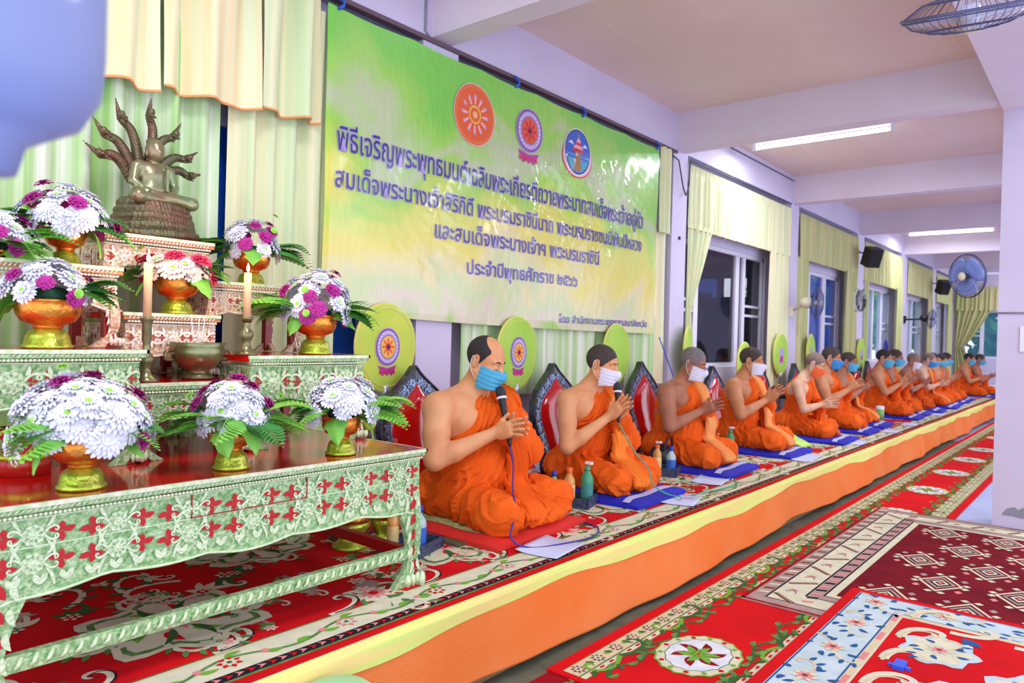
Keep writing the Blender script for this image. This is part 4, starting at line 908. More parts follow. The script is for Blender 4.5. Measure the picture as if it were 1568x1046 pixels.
def carve_row(D, u0, u1, v0, v1, unit, rs=0):
    """rosettes and curling leaves between red cut-outs, in one row"""
    n = max(1, round((u1-u0)/unit)); un = (u1-u0)/n; h = v1-v0; vm = (v0+v1)/2; r = min(h*.36, un*.22)
    for i in range(n):
        c = u0+un*(i+.5)
        D.disc(c, vm, r*1.1, r*1.1, 1, 1, 18, .08, 9); D.rosette(c, vm, r, 9, (0, 1, 0), 2, .2)
        D.mb.ball(D.fn(c, vm, .002), r*.28, 1, 4)
        for s in (-1, 1):
            e = c+s*un*.5; d = un*.5-r
            if d < .012: continue
            a = 0 if s > 0 else PI
            D.petal(e-s*d*.45, vm, PI/2+s*.5, h*.40, d*.13, 2, 2, -s*.5); D.petal(e-s*d*.45, vm, -PI/2-s*.5, h*.40, d*.13, 2, 2, s*.5)
            D.petal(e-s*d*.45, vm, a+.25, d*.42, d*.11, 2, 2); D.petal(e-s*d*.5, vm+h*.02, a+PI-.6, d*.4, d*.10, 2, 2, .4)
            D.scroll(c+s*r*1.05, vm+h*.05, a+s*.9, h*.5, 1, h*.045, -s, 3); D.scroll(c+s*r*1.05, vm-h*.05, a-s*.9, h*.5, 1, h*.045, s, 3)
            D.petal(c+s*r*1.1, vm+h*.2, a+s*.7, d*.8, h*.07, 1, 3, s*.5); D.petal(c+s*r*1.1, vm-h*.2, a-s*.7, d*.8, h*.07, 1, 3, -s*.5)
def scallop(u0, u1, v1, d, drop):
    """lower outline of an apron: a wavy skirt deeper at the legs and in the middle"""
    n = 48; pts = []
    for i in range(n+1):
        t = i/n; e = min(t, 1-t)*(u1-u0)
        k = .55+.25*abs(math.sin(PI*t*5))+.2*math.cos(2*PI*t)**2+.45*math.exp(-(e/.04)**2)
        pts.append((lerp(u0, u1, t), v1-d-drop*k))
    return pts
def altar_table(name, label, xf, xb, y0, y1, zt, zf, pal, ah=.12, lw=.055, rows=1, unit=.1, rail=False, drawer=False, group=None):
    t = thing(name, (0, 0, 0), label, 'table', group); P = PAL[pal]; th = .022
    b = MB(); b.box((xb, y0-.012, zt-th), (xf+.014, y1+.014, zt), 0); o = b.build('tabletop', ['lacquer', P[3]], t)
    b = MB(); b.box((xf+.0141, y0-.016, zt-.011), (xf+.022, y1+.022, zt+.001), 0); b.box((xb, y1+.0141, zt-.011), (xf+.022, y1+.022, zt+.001), 0)
    b.box((xf+.0141, y0-.012, zt-.024), (xf+.0165, y1+.0165, zt-.0111), 2); b.box((xb, y1+.0141, zt-.024), (xf+.0165, y1+.0165, zt-.0111), 2)
    for i in range(int((y1-y0)/.014)): y = y0+(i+.5)*.014; b.tube([(xf+.017, y-.004, zt-.022), (xf+.0185, y+.004, zt-.012)], .003, 4, 1)
    n = int((y1-y0)/.011)
    for i in range(n): y = y0+(i+.5)*(y1-y0)/n; b.ball((xf+.016, y, zt-th-.009), .006, 1, 3, (1, 1, .8))
    b.build('edge_moulding', [P[3], P[1], P[5] if pal == 'w' else P[0]], t)
    za = zt-th-.016; bd = .02
    def face(fn, u0, u1, nm, h, rws):
        b = MB(); low = scallop(u0, u1, za, h*.72, h*.3)
        b.prism([(u0, za)]+low+[(u1, za)], fn, -bd, 0, 0)
        pts = [Vector(fn(u, v, .001)) for u, v in low]; b.tube(pts, .0045, 5, 1)
        D = Deco(b, fn, .0012, (u0, u1, za-h*.9, za)); rh = h*.72/rws
        for r_ in range(rws):
            carve_row(D, u0+.004, u1-.004, za-h*.04-rh*(r_+1)+.002, za-h*.04-rh*r_-.004, unit)
            D.rect(u0, za-.004-rh*r_, u1, za-.0005-rh*r_, 1, 3)
        m_ = int((u1-u0)/.03)
        for i in range(m_): D.petal(u0+(i+.5)*(u1-u0)/m_, za-h*.72, -PI/2+(.5 if i % 2 else -.5), h*.16, h*.04, 1, 3)
        return b.build(nm, P, t)
    F = lambda u, v, d: (xf+d, u, v)
    S_ = lambda u, v, d: (u, y1+d, v)
    S0 = lambda u, v, d: (u, y0-d, v)
    ap = face(F, y0, y1, 'apron', ah, rows); face(lambda u, v, d: S_(u, v, d), xb, xf-bd-.001, 'side_apron', ah, rows); face(S0, xb, xf-bd-.001, 'side_apron', ah, rows)
    if drawer:
        b = MB(); ya, yb = drawer
        for q in ((ya, za-ah*.37, ya+.004, za-.004), (yb-.004, za-ah*.37, yb, za-.004), (ya, za-ah*.37, yb, za-ah*.355)): b.box((xf+.001, q[0], q[1]), (xf+.006, q[2], q[3]))
        b.box((xf-.2, ya+.01, za-ah*.35), (xf-.025, yb-.01, za-.01))
        b.build('drawer', 'lacquer_in', t)
    hl = za-ah*.72-zf
    def leg(cx, cy, sx, sy, nm='leg'):
        """cabriole corner leg: two carved faces meeting at the corner, claw foot"""
        b = MB(); zz = za-ah*.6
        def outline(w):
            H = zz-zf; o_ = []; i_ = []
            for k in range(13):
                q = k/12; z = zz-H*q
                out = .012*math.sin(PI*q*1.15)*1.2-(.030*max(0, q-.62)**1.2*3.0)+.0
                wd = w*(1.25-.85*math.sin(PI*min(1, q*1.05)*.5)) if q < .8 else w*(.42+.9*(q-.8)*2.2)
                o_.append((-out if q < .8 else -out, z)); i_.append((max(.012, wd)-out, z))
            return o_+i_[::-1]
        ol = outline(lw*1.15)
        b.prism(ol, lambda u, v, d: (cx+d*1.0*sx, cy-sy*u, v), -.022, 0.003, 0); b.prism(ol, lambda u, v, d: (cx-sx*u, cy+d*sy, v), -.022, .003, 0)
        for k, (fn) in enumerate((lambda u, v, h: (cx+sx*(.0035+h), cy-sy*u, v), lambda u, v, h: (cx-sx*u, cy+sy*(.0035+h), v))):
            D = Deco(b, fn, .0012)
            for j in range(5):
                z = zz-(zz-zf)*(.08+.16*j); wdt = lw*(1.0-.12*j)
                D.petal(wdt*.3, z, -PI/2, (zz-zf)*.13, lw*.14, 2, 2, .4); D.petal(wdt*.7, z-.005, -PI/2-.4, (zz-zf)*.14, lw*.10, 1, 2, .6); D.petal(wdt*.1, z, -PI/2+.3, (zz-zf)*.14, lw*.09, 1, 3, -.6)
            for j in range(4): b.ball(fn(-.024+lw*.26*j, zf+.020, .002), lw*.15, 1, 4, (1, 1, 1.9))
        b.box((cx-sx*.04 if sx > 0 else cx, cy-sy*.04 if sy > 0 else cy, zf), (cx if sx > 0 else cx+.04, cy if sy > 0 else cy+.04, zf+.012), 4) if False else None
        b.obox((cx-sx*.02, cy-sy*.02, zz-(zz-zf)*.5), (1,0,0), (0,1,0), (0,0,1), (.016, .016, (zz-zf)*.5), 4)
        return b.build(nm, P, t)
    for sx, cx in ((1, xf), (-1, xb)):
        for sy, cy in ((1, y1), (-1, y0)): leg(cx, cy, sx, sy)
    if rail:
        b = MB(); zr = zf+.105; b.box((xf-.028, y0, zr), (xf-.002, y1-.03, zr+.042), 0)
        n = int((y1-y0)/.035)
        for i in range(n):
            y = y0+i*.035; b.tube([(xf-.001, y, zr+.008), (xf+.006, y+.008, zr+.02), (xf-.001, y+.016, zr+.036)], .006, 5, 1)
        b.build('foot_rail', P, t)
        for yy in (y0+.02, y1-.05): MB().box((xb, yy, zr), (xf-.03, yy+.03, zr+.04)).build('stretcher', 'lacquer_in', t)
        MB().box((xb, y0, zr), (xb+.03, y1, zr+.04)).build('stretcher', 'lacquer_in', t)
    return t
altar_table('altar_table', 'long front altar table with red lacquer top and carved green aprons, on the carpet', -2.085, -3.05, .56, 1.985, .865, ZP, 'g', ah=.20, lw=.095, rows=2, unit=.19, rail=True, drawer=(1.07, 1.47))
GT = 'small carved tables stacked on the altar'
altar_table('side_table', 'carved green table at the left standing on the front altar table', -2.45, -3.0, .50, 1.075, 1.235, .866, 'g', ah=.14, lw=.05, unit=.16, group=GT)
altar_table('side_table', 'carved green table at the right standing on the front altar table, by the round fan', -2.45, -3.0, 1.47, 1.99, 1.215, .866, 'g', ah=.15, lw=.055, unit=.17, group=GT)
altar_table('centre_table', 'low carved table holding the bronze incense bowl between the two green side tables', -2.47, -3.05, 1.095, 1.45, 1.125, .866, 'g', ah=.09, lw=.045, unit=.1, group=GT)
altar_table('upper_table', 'pale gold carved table behind the two candles, on the centre table', -2.68, -3.05, 1.125, 1.455, 1.36, 1.127, 'w', ah=.12, lw=.045, unit=.12, group=GT)
altar_table('upper_table', 'pale gold carved table on the left side table, under the upper left bouquets', -2.66, -2.98, .66, 1.085, 1.51, 1.237, 'w', ah=.10, lw=.05, unit=.11, group=GT)
altar_table('upper_table', 'pale gold carved table on the right side table, under the smaller right bouquet', -2.78, -3.02, 1.48, 1.90, 1.50, 1.217, 'w', ah=.09, lw=.045, unit=.11, group=GT)
altar_table('top_table', 'highest pale gold carved table carrying the seated statue', -2.86, -3.10, 1.12, 1.52, 1.655, 1.361, 'w', ah=.12, lw=.045, unit=.12, group=GT)
# ------------------------------------------------------------------ statue
mat('bronze', '#8fa078', .33, metal=.7, var='#9a7a60', vscale=7, bump=.1, bscale=90); mat('bronze_red', '#7d5a48', .4, metal=.7, var='#6a6a4e', vscale=9, bump=.35, bscale=130)
def statue(loc):
    t = thing('statue', loc, 'bronze seated statue under a hood of serpent heads on the highest altar table', 'statue', None, .12)
    v = .0035; K = .56/.60
    F = Field((-.14, -.16, .12), (.17, .16, .50), v)
    F.ell((0, 0, .20), (.052, .068, .05), .01); F.ell((.004, 0, .255), (.042, .060, .055), .02); F.cone((0, -.055, .292), (0, .055, .292), .024, .024, .015); F.cone((0, 0, .29), (.01, 0, .335), .020, .018, .01)
    F.ell((.012, 0, .364), (.039, .036, .045), .006); F.ell((.024, 0, .350), (.030, .028, .032), .008); F.cone((.044, 0, .362), (.052, 0, .350), .004, .006, .004)
    for q in (-1, 1):
        F.chain([(0, q*.072, .288), (.012, q*.088, .225), (.055, q*.055, .185), (.078, q*.008, .178)], [.021, .017, .015, .009], .008)
        F.cone((.0, q*.06, .17), (.095, q*.115, .158), .036, .026, .012); F.cone((.095, q*.115, .155), (.085, -q*.05, .165+.012*q), .024, .013, .01)
        F.ell((.008, q*.034, .355), (.007, .004, .022), .003); F.cone((.040, q*.006, .371), (.036, q*.022, .372), .003, .002, .003)
    F.cone((.046, -.010, .338), (.046, .010, .338), .004, .004, .003)
    F.ell((-.004, 0, .398), (.026, .026, .018), .006); F.cone((-.004, 0, .41), (-.006, 0, .448), .008, .001, .004)
    F.cone((.05, .035, .285), (.056, .03, .20), .007, .006, .004); F.cone((-.02, .035, .315), (.05, .035, .285), .008, .007, .004)
    G = F.grid(); c = (G[2] > .375)*(.0012*np.sin(G[0]*900)*np.sin(G[1]*900)*np.sin(G[2]*900)); F.d -= c.astype(np.float32)
    link('figure', F.mesh('figure', 'bronze'), t)
    F = Field((-.17, -.21, -.005), (.19, .21, .16), .004); G = F.grid()
    for i, (z, r) in enumerate(((.018, .168), (.050, .150), (.080, .145), (.108, .135), (.132, .125))):
        pts = [(.015+r*.72*math.cos(a), r*math.sin(a), z+.006*math.sin(a*2+i)) for a in [2*PI*k/20 for k in range(21)]]
        F.chain(pts, [.019]*21, .003); F.ell((.015, 0, z), (r*.72, r, .016), .004)
    F.d -= (.0012*np.sin(G[1]*420+G[2]*60)).astype(np.float32); F.cut((0, 0, -1), (0, 0, 0))
    link('serpent_coils', F.mesh('coils', 'bronze_red'), t)
    F0 = [(-62, .17, .0), (-40, .235, .0), (-19, .29, 0), (4, .325, 0), (27, .28, 0), (50, .235, 0), (70, .20, 0)]
    for a, L, _ in F0:
        a = math.radians(a); F = Field((-.12, -.25, .18), (.08, .27, .60), .004)
        base = np.array([-.075, .05*math.sin(a), .25]); d = np.array([.0, math.sin(a), math.cos(a)]); side = np.array([0, math.cos(a), -math.sin(a)]); sg = 1 if a >= 0 else -1
        bow = -.028*sg if abs(a) > .2 else .02
        P = [base, base+d*L*.35+side*bow, base+d*L*.66+side*bow*1.1, base+d*L*.84]; P = smoothpath(P, 5); n = len(P)
        F.chain([np.array(p) for p in P], [lerp(.024, .014, i/(n-1)) for i in range(n)], .004)
        h = base+d*L*.84; F.ell(h+d*.012+np.array([.010, 0, 0]), (.022, .016, .016), .006, R=np.array([[.8, .6*d[1], .6*d[2]], side, np.cross([.8, .6*d[1], .6*d[2]], side)]))
        F.cone(h+np.array([.02, 0, .0])-side*sg*.01, h+np.array([.045, 0, -.012]), .009, .006, .004); F.cone(h-side*sg*0+d*.0, h-d*.028+np.array([.028, 0, 0]), .010, .005, .004)
        F.cone(h+d*.02, h+d*.085+side*.004, .011, .0015, .006); F.cone(h+side*.012, h+d*.03+side*.028, .006, .001, .004)
        G = F.grid(); ph = d[1]*G[1]+d[2]*G[2]; F.d -= (.0010*np.sin(ph*520)).astype(np.float32)
        link('serpent_head', F.mesh('serpent', 'bronze_red'), t)
    return t
st = statue((-2.985, 1.345, 1.656)); st.scale = (.98, .98, .98)
# ------------------------------------------------------------------ flowers
mat('gold', '#e8842e', .24, metal=.85, var='#f0a446', vscale=10, bump=.25, bscale=70); mat('gold_base', '#cfd05a', .28, metal=.7, var='#b9d63e', vscale=12, bump=.3, bscale=90)
mat('petal_white', '#e9e9f4', .6); mat('petal_eye', '#9fe04e', .6); mat('petal_purple', '#a8107c', .6, var='#c02a98', vscale=40); mat('petal_pink', '#e8245e', .6, var='#f04a78', vscale=40); mat('petal_cream', '#f3e6de', .6)
mat('fern', '#5cab3c', .55, var='#8fd050', vscale=9); mat('fern_dark', '#35823a', .6, var='#5a9c42', vscale=9); mat('foam', '#1d4a34', .9)
def bloom(n, r, m, eye, cup=.35, layers=4):
    b = MB()
    for l in range(layers):
        q = l/(layers-1); k = n if l < 2 else int(n*.7); el = lerp(-.05, 1.15, q); R = r*lerp(1, .55, q)
        for i in range(k):
            a = 2*PI*(i+.5*(l % 2))/k+random.uniform(-.06, .06); w = R*2.0/n*1.3; L = R*random.uniform(.9, 1.05); e = el+random.uniform(-.08, .08)
            ca, sa = math.cos(a), math.sin(a); pts = []
            for t, ww, dz in ((.12, .5, 0), (.55, 1., .05), (.9, .9, .02), (1, .25, -.02)):
                rr = L*t*math.cos(e*(1-.3*t)); z = L*t*math.sin(e)*(1-.25*t)+dz*r*2-.0
                pts.append((rr, ww*w, z))
            vs = [];
            for rr, ww, z in pts: vs += [(rr*ca-ww*sa, rr*sa+ww*ca, z), (rr*ca, rr*sa, z-ww*.3), (rr*ca+ww*sa, rr*sa-ww*ca, z)]
            fs = []
            for j in range(3): fs += [(j*3, j*3+1, j*3+4, j*3+3), (j*3+1, j*3+2, j*3+5, j*3+4)]
            b.add(vs, fs, 0, True)
    b.ball((0, 0, r*.22), r*.22, 1, 5, (1, 1, .7))
    return b.mesh('bloom', [m, eye])
BL = {'w': [bloom(22, .036, 'petal_white', 'petal_eye', layers=3) for _ in range(2)]+[bloom(22, .036, 'petal_white', 'petal_white', layers=4)], 'c': [bloom(18, .034, 'petal_cream', 'petal_eye', layers=3)], 'p': [bloom(11, .025, 'petal_purple', 'petal_purple')], 'k': [bloom(16, .030, 'petal_pink', 'petal_pink')], 'g': [bloom(12, .016, 'petal_eye', 'petal_eye')]}
NM = {'w': 'white_bloom', 'c': 'white_bloom', 'p': 'purple_bloom', 'k': 'pink_bloom', 'g': 'green_bud'}
def fern_mesh(L, m):
    b = MB(); n = 13
    sp = [Vector((L*t, 0, .10*L*math.sin(PI*t)-.25*L*t*t)) for t in [i/n for i in range(n+1)]]; b.tube(sp, [.0025*(1-.7*i/n) for i in range(n+1)], 5)
    for i in range(2, n+1):
        t = i/n; w = L*.36*math.sin(PI*min(1, t*.85+.12))
        for s in (-1, 1):
            p = sp[i]; q = p+Vector((w*.55, s*w, -.15*w)); c = (p+q)/2; u = (q-p).normalized(); sd = Vector((-u.y, u.x, 0))*w*.30
            b.add([p, c+sd+Vector((0,0,.004)), q, c-sd-Vector((0,0,.002))], [(0,1,2,3)], 0, True)
    return b.mesh('fern', m)
FM = [fern_mesh(.17, 'fern'), fern_mesh(.14, 'fern_dark'), fern_mesh(.2, 'fern')]
def broad_mesh():
    b = MB()
    b.sheet(lambda u, v: (.11*u, (v-.5)*.085*math.sin(PI*min(1, u*.92+.08))**.8*(1+.15*math.sin(u*25)), .025*math.sin(PI*u)-.05*u*u-.02*abs(v-.5)), 12, 6)
    return b.mesh('broad_leaf', 'fern')
BM = broad_mesh()
def bouquet(x, y, z, rb, hb, dome, nw, npur, label, kind='w', pk='p', ferns=6, seed=0, base=True, lean=0., fdir=None, wave=0, broad=2, fs=1.):
    """pedestal bowl with a dome of chrysanthemums; rb bowl radius, hb bowl height, dome=(radius, height)"""
    rnd = random.Random(seed); t = thing('flower_arrangement', (x, y, z), label, 'flowers', 'flower bowls on the altar')
    pr = [(rb*.78, 0), (rb*.80, hb*.05), (rb*.72, hb*.09), (rb*.66, hb*.26), (rb*.60, hb*.33), (rb*.42, hb*.40)]
    MB().lathe(pr, 28).build('bowl_foot', 'gold_base', t)
    pr = [(rb*.40, hb*.40), (rb*.46, hb*.45), (rb*.44, hb*.48), (rb*.80, hb*.56), (rb*.96, hb*.70), (rb*1.0, hb*.86), (rb*.97, hb*.96), (rb*1.06, hb), (rb*1.0, hb*1.0), (rb*.9, hb*.9)]
    MB().lathe(pr, 32, wave=.02 if wave else 0, waven=wave).build('bowl', 'gold', t)
    R, H = dome; zc = hb+.01
    MB().ball((0, 0, zc), rb*.76, 0, 6, (1, 1, .5)).build('flower_foam', 'foam', t)
    nw = int(nw*.78); tot = nw+npur; ga = PI*(3-5**.5)
    order = list(range(tot)); rnd.shuffle(order); pur = set(order[:npur])
    for i in range(tot):
        h = 1-(i+.5)/tot*1.24; rr = math.sqrt(max(0, 1-h*h)); a = ga*i+rnd.uniform(-.2, .2)
        out = Vector((rr*math.cos(a), rr*math.sin(a), max(h, -.22)*1.0))
        k = rnd.uniform(.86, 1.10) if i not in pur else rnd.uniform(1.08, 1.22)
        p = Vector((out.x*R*k, out.y*R*k, zc+.015+out.z*H*k)); nrm = Vector((out.x/R, out.y/R, out.z/H+.25/H)).normalized()
        kk = pk if i in pur else kind
        o = link(NM[kk], rnd.choice(BL[kk]), t); o.rotation_mode = 'QUATERNION'; o.location = p-nrm*.012; o.rotation_quaternion = nrm.to_track_quat('Z', 'Y'); s = rnd.uniform(.95, 1.35)*(R/.10)**.5; o.scale = (s, s, s)
        if i in pur and rnd.random() < .35:
            o2 = link(NM['g'], BL['g'][0], t); o2.location = p+nrm*.02+Vector((rnd.uniform(-.02, .02), rnd.uniform(-.02, .02), .01)); o2.rotation_mode = 'QUATERNION'; o2.rotation_quaternion = nrm.to_track_quat('Z', 'Y')
    for i in range(ferns*2):
        a = (fdir[i % len(fdir)] if fdir else rnd.uniform(0, 6.28))+rnd.uniform(-.25, .25)
        o = link('fern_leaf', rnd.choice(FM), t); o.location = (rb*.7*math.cos(a), rb*.7*math.sin(a), zc-.005+rnd.uniform(0, .03)); o.rotation_euler = (rnd.uniform(-.3, .3), rnd.uniform(-.35, .25), a); s = rnd.uniform(.75, 1.15)*fs; o.scale = (s, s, s)
    for i in range(broad):
        a = rnd.uniform(-2.4, 1.0); o = link('broad_leaf', BM, t); o.location = (rb*.6*math.cos(a), rb*.6*math.sin(a), zc-.01); o.rotation_euler = (rnd.uniform(-.5, .5), rnd.uniform(0, .5), a)
    return t
RT, LT = .95, -2.25                                                  # picture right and left along the floor
bouquet(-2.18, .81, .866, .078, .14, (.16, .14), 46, 4, 'biggest white bouquet in a gold bowl, front left of the altar table', ferns=4, seed=1, fdir=[-1.2, RT])
bouquet(-2.18, 1.25, .866, .072, .14, (.11, .115), 28, 10, 'white and purple bouquet in a gold bowl, middle of the front altar table', ferns=8, seed=2, fdir=[LT, RT, -.6, RT+.5, LT+.4, .3], fs=1.05)
bouquet(-2.18, 1.68, .866, .07, .14, (.13, .115), 34, 0, 'all-white bouquet in a gold bowl at the right end of the front altar table', ferns=7, seed=3, fdir=[LT, RT, RT-.3, LT+.5], fs=1.05)
bouquet(-2.56, .845, 1.236, .09, .15, (.115, .10), 24, 5, 'white bouquet in a fluted gold bowl on the left side table', ferns=5, seed=4, wave=16, fdir=[RT, RT+.3, LT])
bouquet(-2.78, .965, 1.511, .064, .125, (.135, .12), 22, 12, 'upper left white and purple bouquet beside the statue', ferns=5, seed=5, fdir=[LT, RT, LT+.4])
bouquet(-2.76, .77, 1.511, .05, .03, (.10, .10), 18, 9, 'purple and white bouquet cut by the left edge of the photo', ferns=5, seed=6, fdir=[RT, .4, -1.])
bouquet(-2.76, 1.345, 1.361, .078, .135, (.125, .075), 22, 9, 'pink and cream bouquet directly below the statue', kind='c', pk='k', ferns=4, seed=7, fdir=[RT, LT])
bouquet(-2.90, 1.735, 1.501, .078, .135, (.115, .12), 20, 10, 'upper right white and purple bouquet above the candle', ferns=8, seed=8, fdir=[LT, LT+.3, LT-.4, RT, RT+.5], fs=1.2)
bouquet(-2.56, 1.83, 1.216, .085, .16, (.135, .155), 26, 13, 'white and purple bouquet on the right side table, next to the banner', ferns=8, seed=9, fdir=[LT, LT+.3, LT-.3, RT], fs=1.2)
# ------------------------------------------------------------------ candles, incense, offering bowls
mat('brass', '#8f9468', .3, metal=.7, var='#7a6a4a', vscale=14); mat('wax', '#f8c08e', .55, sss=.1); mat('flame', '#fff2c8', .5, emit=12.); mat('incense', '#f2e4ea', .7, emit=0)
def candle(x, y, z, hs, hc, label):
    t = thing('candlestick', (x, y, z), label.replace('candle', 'candlestick', 1), 'candlestick', 'brass candlesticks')
    MB().lathe([(.040, 0), (.042, .006), (.030, .014), (.018, .028), (.013, .045), (.020, .06), (.026, .075), (.020, .09), (.012, .10), (.012, .13), (.016, .14), (.015, hs-.02), (.022, hs-.006), (.024, hs)], 20).build('stick', 'brass', t)
    c = thing('candle', (x, y, z+hs), label, 'candle', 'lit candles')
    MB().lathe([(.0135, 0), (.0135, hc), (.006, hc-.002)], 16).build('wax', 'wax', c)
    MB().tube([(0, 0, hc-.002), (.001, .001, hc+.008)], .0012, 5).build('wick', 'black', c)
    MB().lathe([(.001, hc+.004), (.006, hc+.013), (.0055, hc+.02), (.0005, hc+.036)], 10).build('flame', 'flame', c)
    ld = bpy.data.lights.new('flame_glow', 'POINT'); ld.energy = .7; ld.color = (1, .62, .3); ld.shadow_soft_size = .02
    lo = bpy.data.objects.new('flame_glow', ld); COL.objects.link(lo); lo.parent = c; lo.location = (0, 0, hc+.045); lo['kind'] = 'helper'
candle(-2.52, 1.128, 1.126, .215, .185, 'tall lit candle at the left of the incense bowl')
candle(-2.50, 1.483, 1.216, .14, .165, 'tall lit candle at the right of the incense bowl')
t = thing('incense_bowl', (-2.60, 1.35, 1.126), 'dark bronze incense bowl between the two candles', 'bowl')
MB().lathe([(.055, 0), (.058, .008), (.04, .02), (.035, .03), (.06, .045), (.088, .075), (.095, .1), (.088, .118), (.098, .132), (.092, .133), (.08, .115)], 32).build('bowl', 'brass', t)
for s in (-1, 1): MB().tube(smoothpath([(0, s*.088, .105), (.005, s*.118, .10), (.005, s*.122, .075), (0, s*.092, .07)], 5), .007, 6).build('handle', 'brass', t)
for i, (dy, dz) in enumerate(((-.03, .235), (.0, .225), (.022, .225))):
    tag(MB().tube([(-2.60, 1.35+dy*.5, 1.22), (-2.60, 1.35+dy, 1.126+dz)], .0016, 5).build('incense_stick', 'incense'), 'thin incense stick standing in the bronze bowl, %s of three' % ('left', 'middle', 'right')[i], 'incense stick', 'incense sticks')
mat('redbowl', '#b8261c', .3, coat=.4)
t = thing('offering_stand', (-2.50, .77, .866), 'dark red lacquer stand with a gold band at the left edge of the altar table', 'stand')
MB().lathe([(.07, 0), (.072, .05), (.05, .07), (.05, .10), (.085, .12), (.09, .135), (.08, .135), (.06, .12)], 28).build('body', 'redbowl', t)
MB().lathe([(.0725, .045), (.075, .055), (.0725, .065)], 28).build('gold_band', 'gold_base', t)
for i, (x, y, r, h) in enumerate(((-2.66, 2.12, .085, .22), (-2.60, 2.27, .07, .20))):
    t = thing('gold_vessel', (x, y, ZP), ('taller gold lidded vessel on the carpet behind the right table leg', 'shorter gold lidded vessel standing behind the right table leg, nearer the seated person')[i], 'vessel', 'gold vessels behind the table leg')
    MB().lathe([(r, 0), (r, .012), (r*.7, .03), (r*.62, .06), (r*.95, .09), (r, .12)], 24).build('body', 'gold_base', t)
    MB().lathe([(r*1.04, .121), (r*.8, .15), (r*.35, h-.03), (r*.2, h-.015), (.004, h)], 24).build('lid', 'gold', t)
t = tag(MB().lathe([(.10, 0), (.11, .03), (.13, .05), (.12, .052), (.1, .03)], 28).build('red_dish', 'redbowl', None, (-2.85, 2.28, ZP)), 'red dish on the carpet under the altar table', 'dish')
# ------------------------------------------------------------------ cushions, people on them
mat('cush_blue', '#1a22c8', .8, var='#141aa8', vscale=4); mat('cush_stripe', '#b9bfe6', .8); mat('cush_red', '#d8261c', .8); mat('cush_pat', '#c9c08a', .8, var='#7f9a54', vscale=40); mat('dark_mat', '#5a5a42', .9)
def cushion(x, y, rz, hx, hy, h, label, red=False):
    t = thing('floor_cushion', (x, y, ZP+.001), label, 'cushion', 'floor cushions on the platform', rz)
    def f(r): return [(r*0+(hx if a in (0, 3) else -hx)*r, (hy if a < 2 else -hy)*r) for a in range(4)]
    b = MB()
    n = 10
    def pil(u, v):
        X = (u-.5)*2; Y = (v-.5)*2; e = max(abs(X), abs(Y)); return (X*hx*(1-.03*Y*Y), Y*hy*(1-.03*X*X), h*(1-.55*e**6)+.004*math.sin(7*X+3)*math.sin(6*Y))
    b.sheet(pil, 20, 20); b.sheet(lambda u, v: (pil(u, 1-v)[0]*1.0, pil(u, 1-v)[1], .002), 20, 20)
    for (p, q) in (((0, 0), (1, 0)), ((1, 0), (1, 1)), ((1, 1), (0, 1)), ((0, 1), (0, 0))):
        A = [pil(lerp(p[0], q[0], i/20), lerp(p[1], q[1], i/20)) for i in range(21)]
        k = len(b.v); b.add(A+[(a[0], a[1], .002) for a in A], [(i+1, i, 21+i, 22+i) for i in range(20)], 0)
    b.build('cover', 'cush_red' if red else 'cush_blue', t)
    b = MB()
    if red: b.sheet(lambda u, v: (lerp(-.8, .8, u)*hx, lerp(-.8, .8, v)*hy, pil(.1+.8*u, .1+.8*v)[2]+.003), 10, 10); b.build('patterned_panel', 'cush_pat', t)
    else:
        for a, c in ((.84, .90), (.12, .17)): MB().sheet(lambda u, v: ((lerp(a, c, u)-.5)*2*hx, (v-.5)*1.9*hy, pil(lerp(a, c, u), .025+.95*v)[2]+.0025), 3, 14).build('pale_stripe', 'cush_stripe', t)
    return t
GP = 'people seated in orange robes'
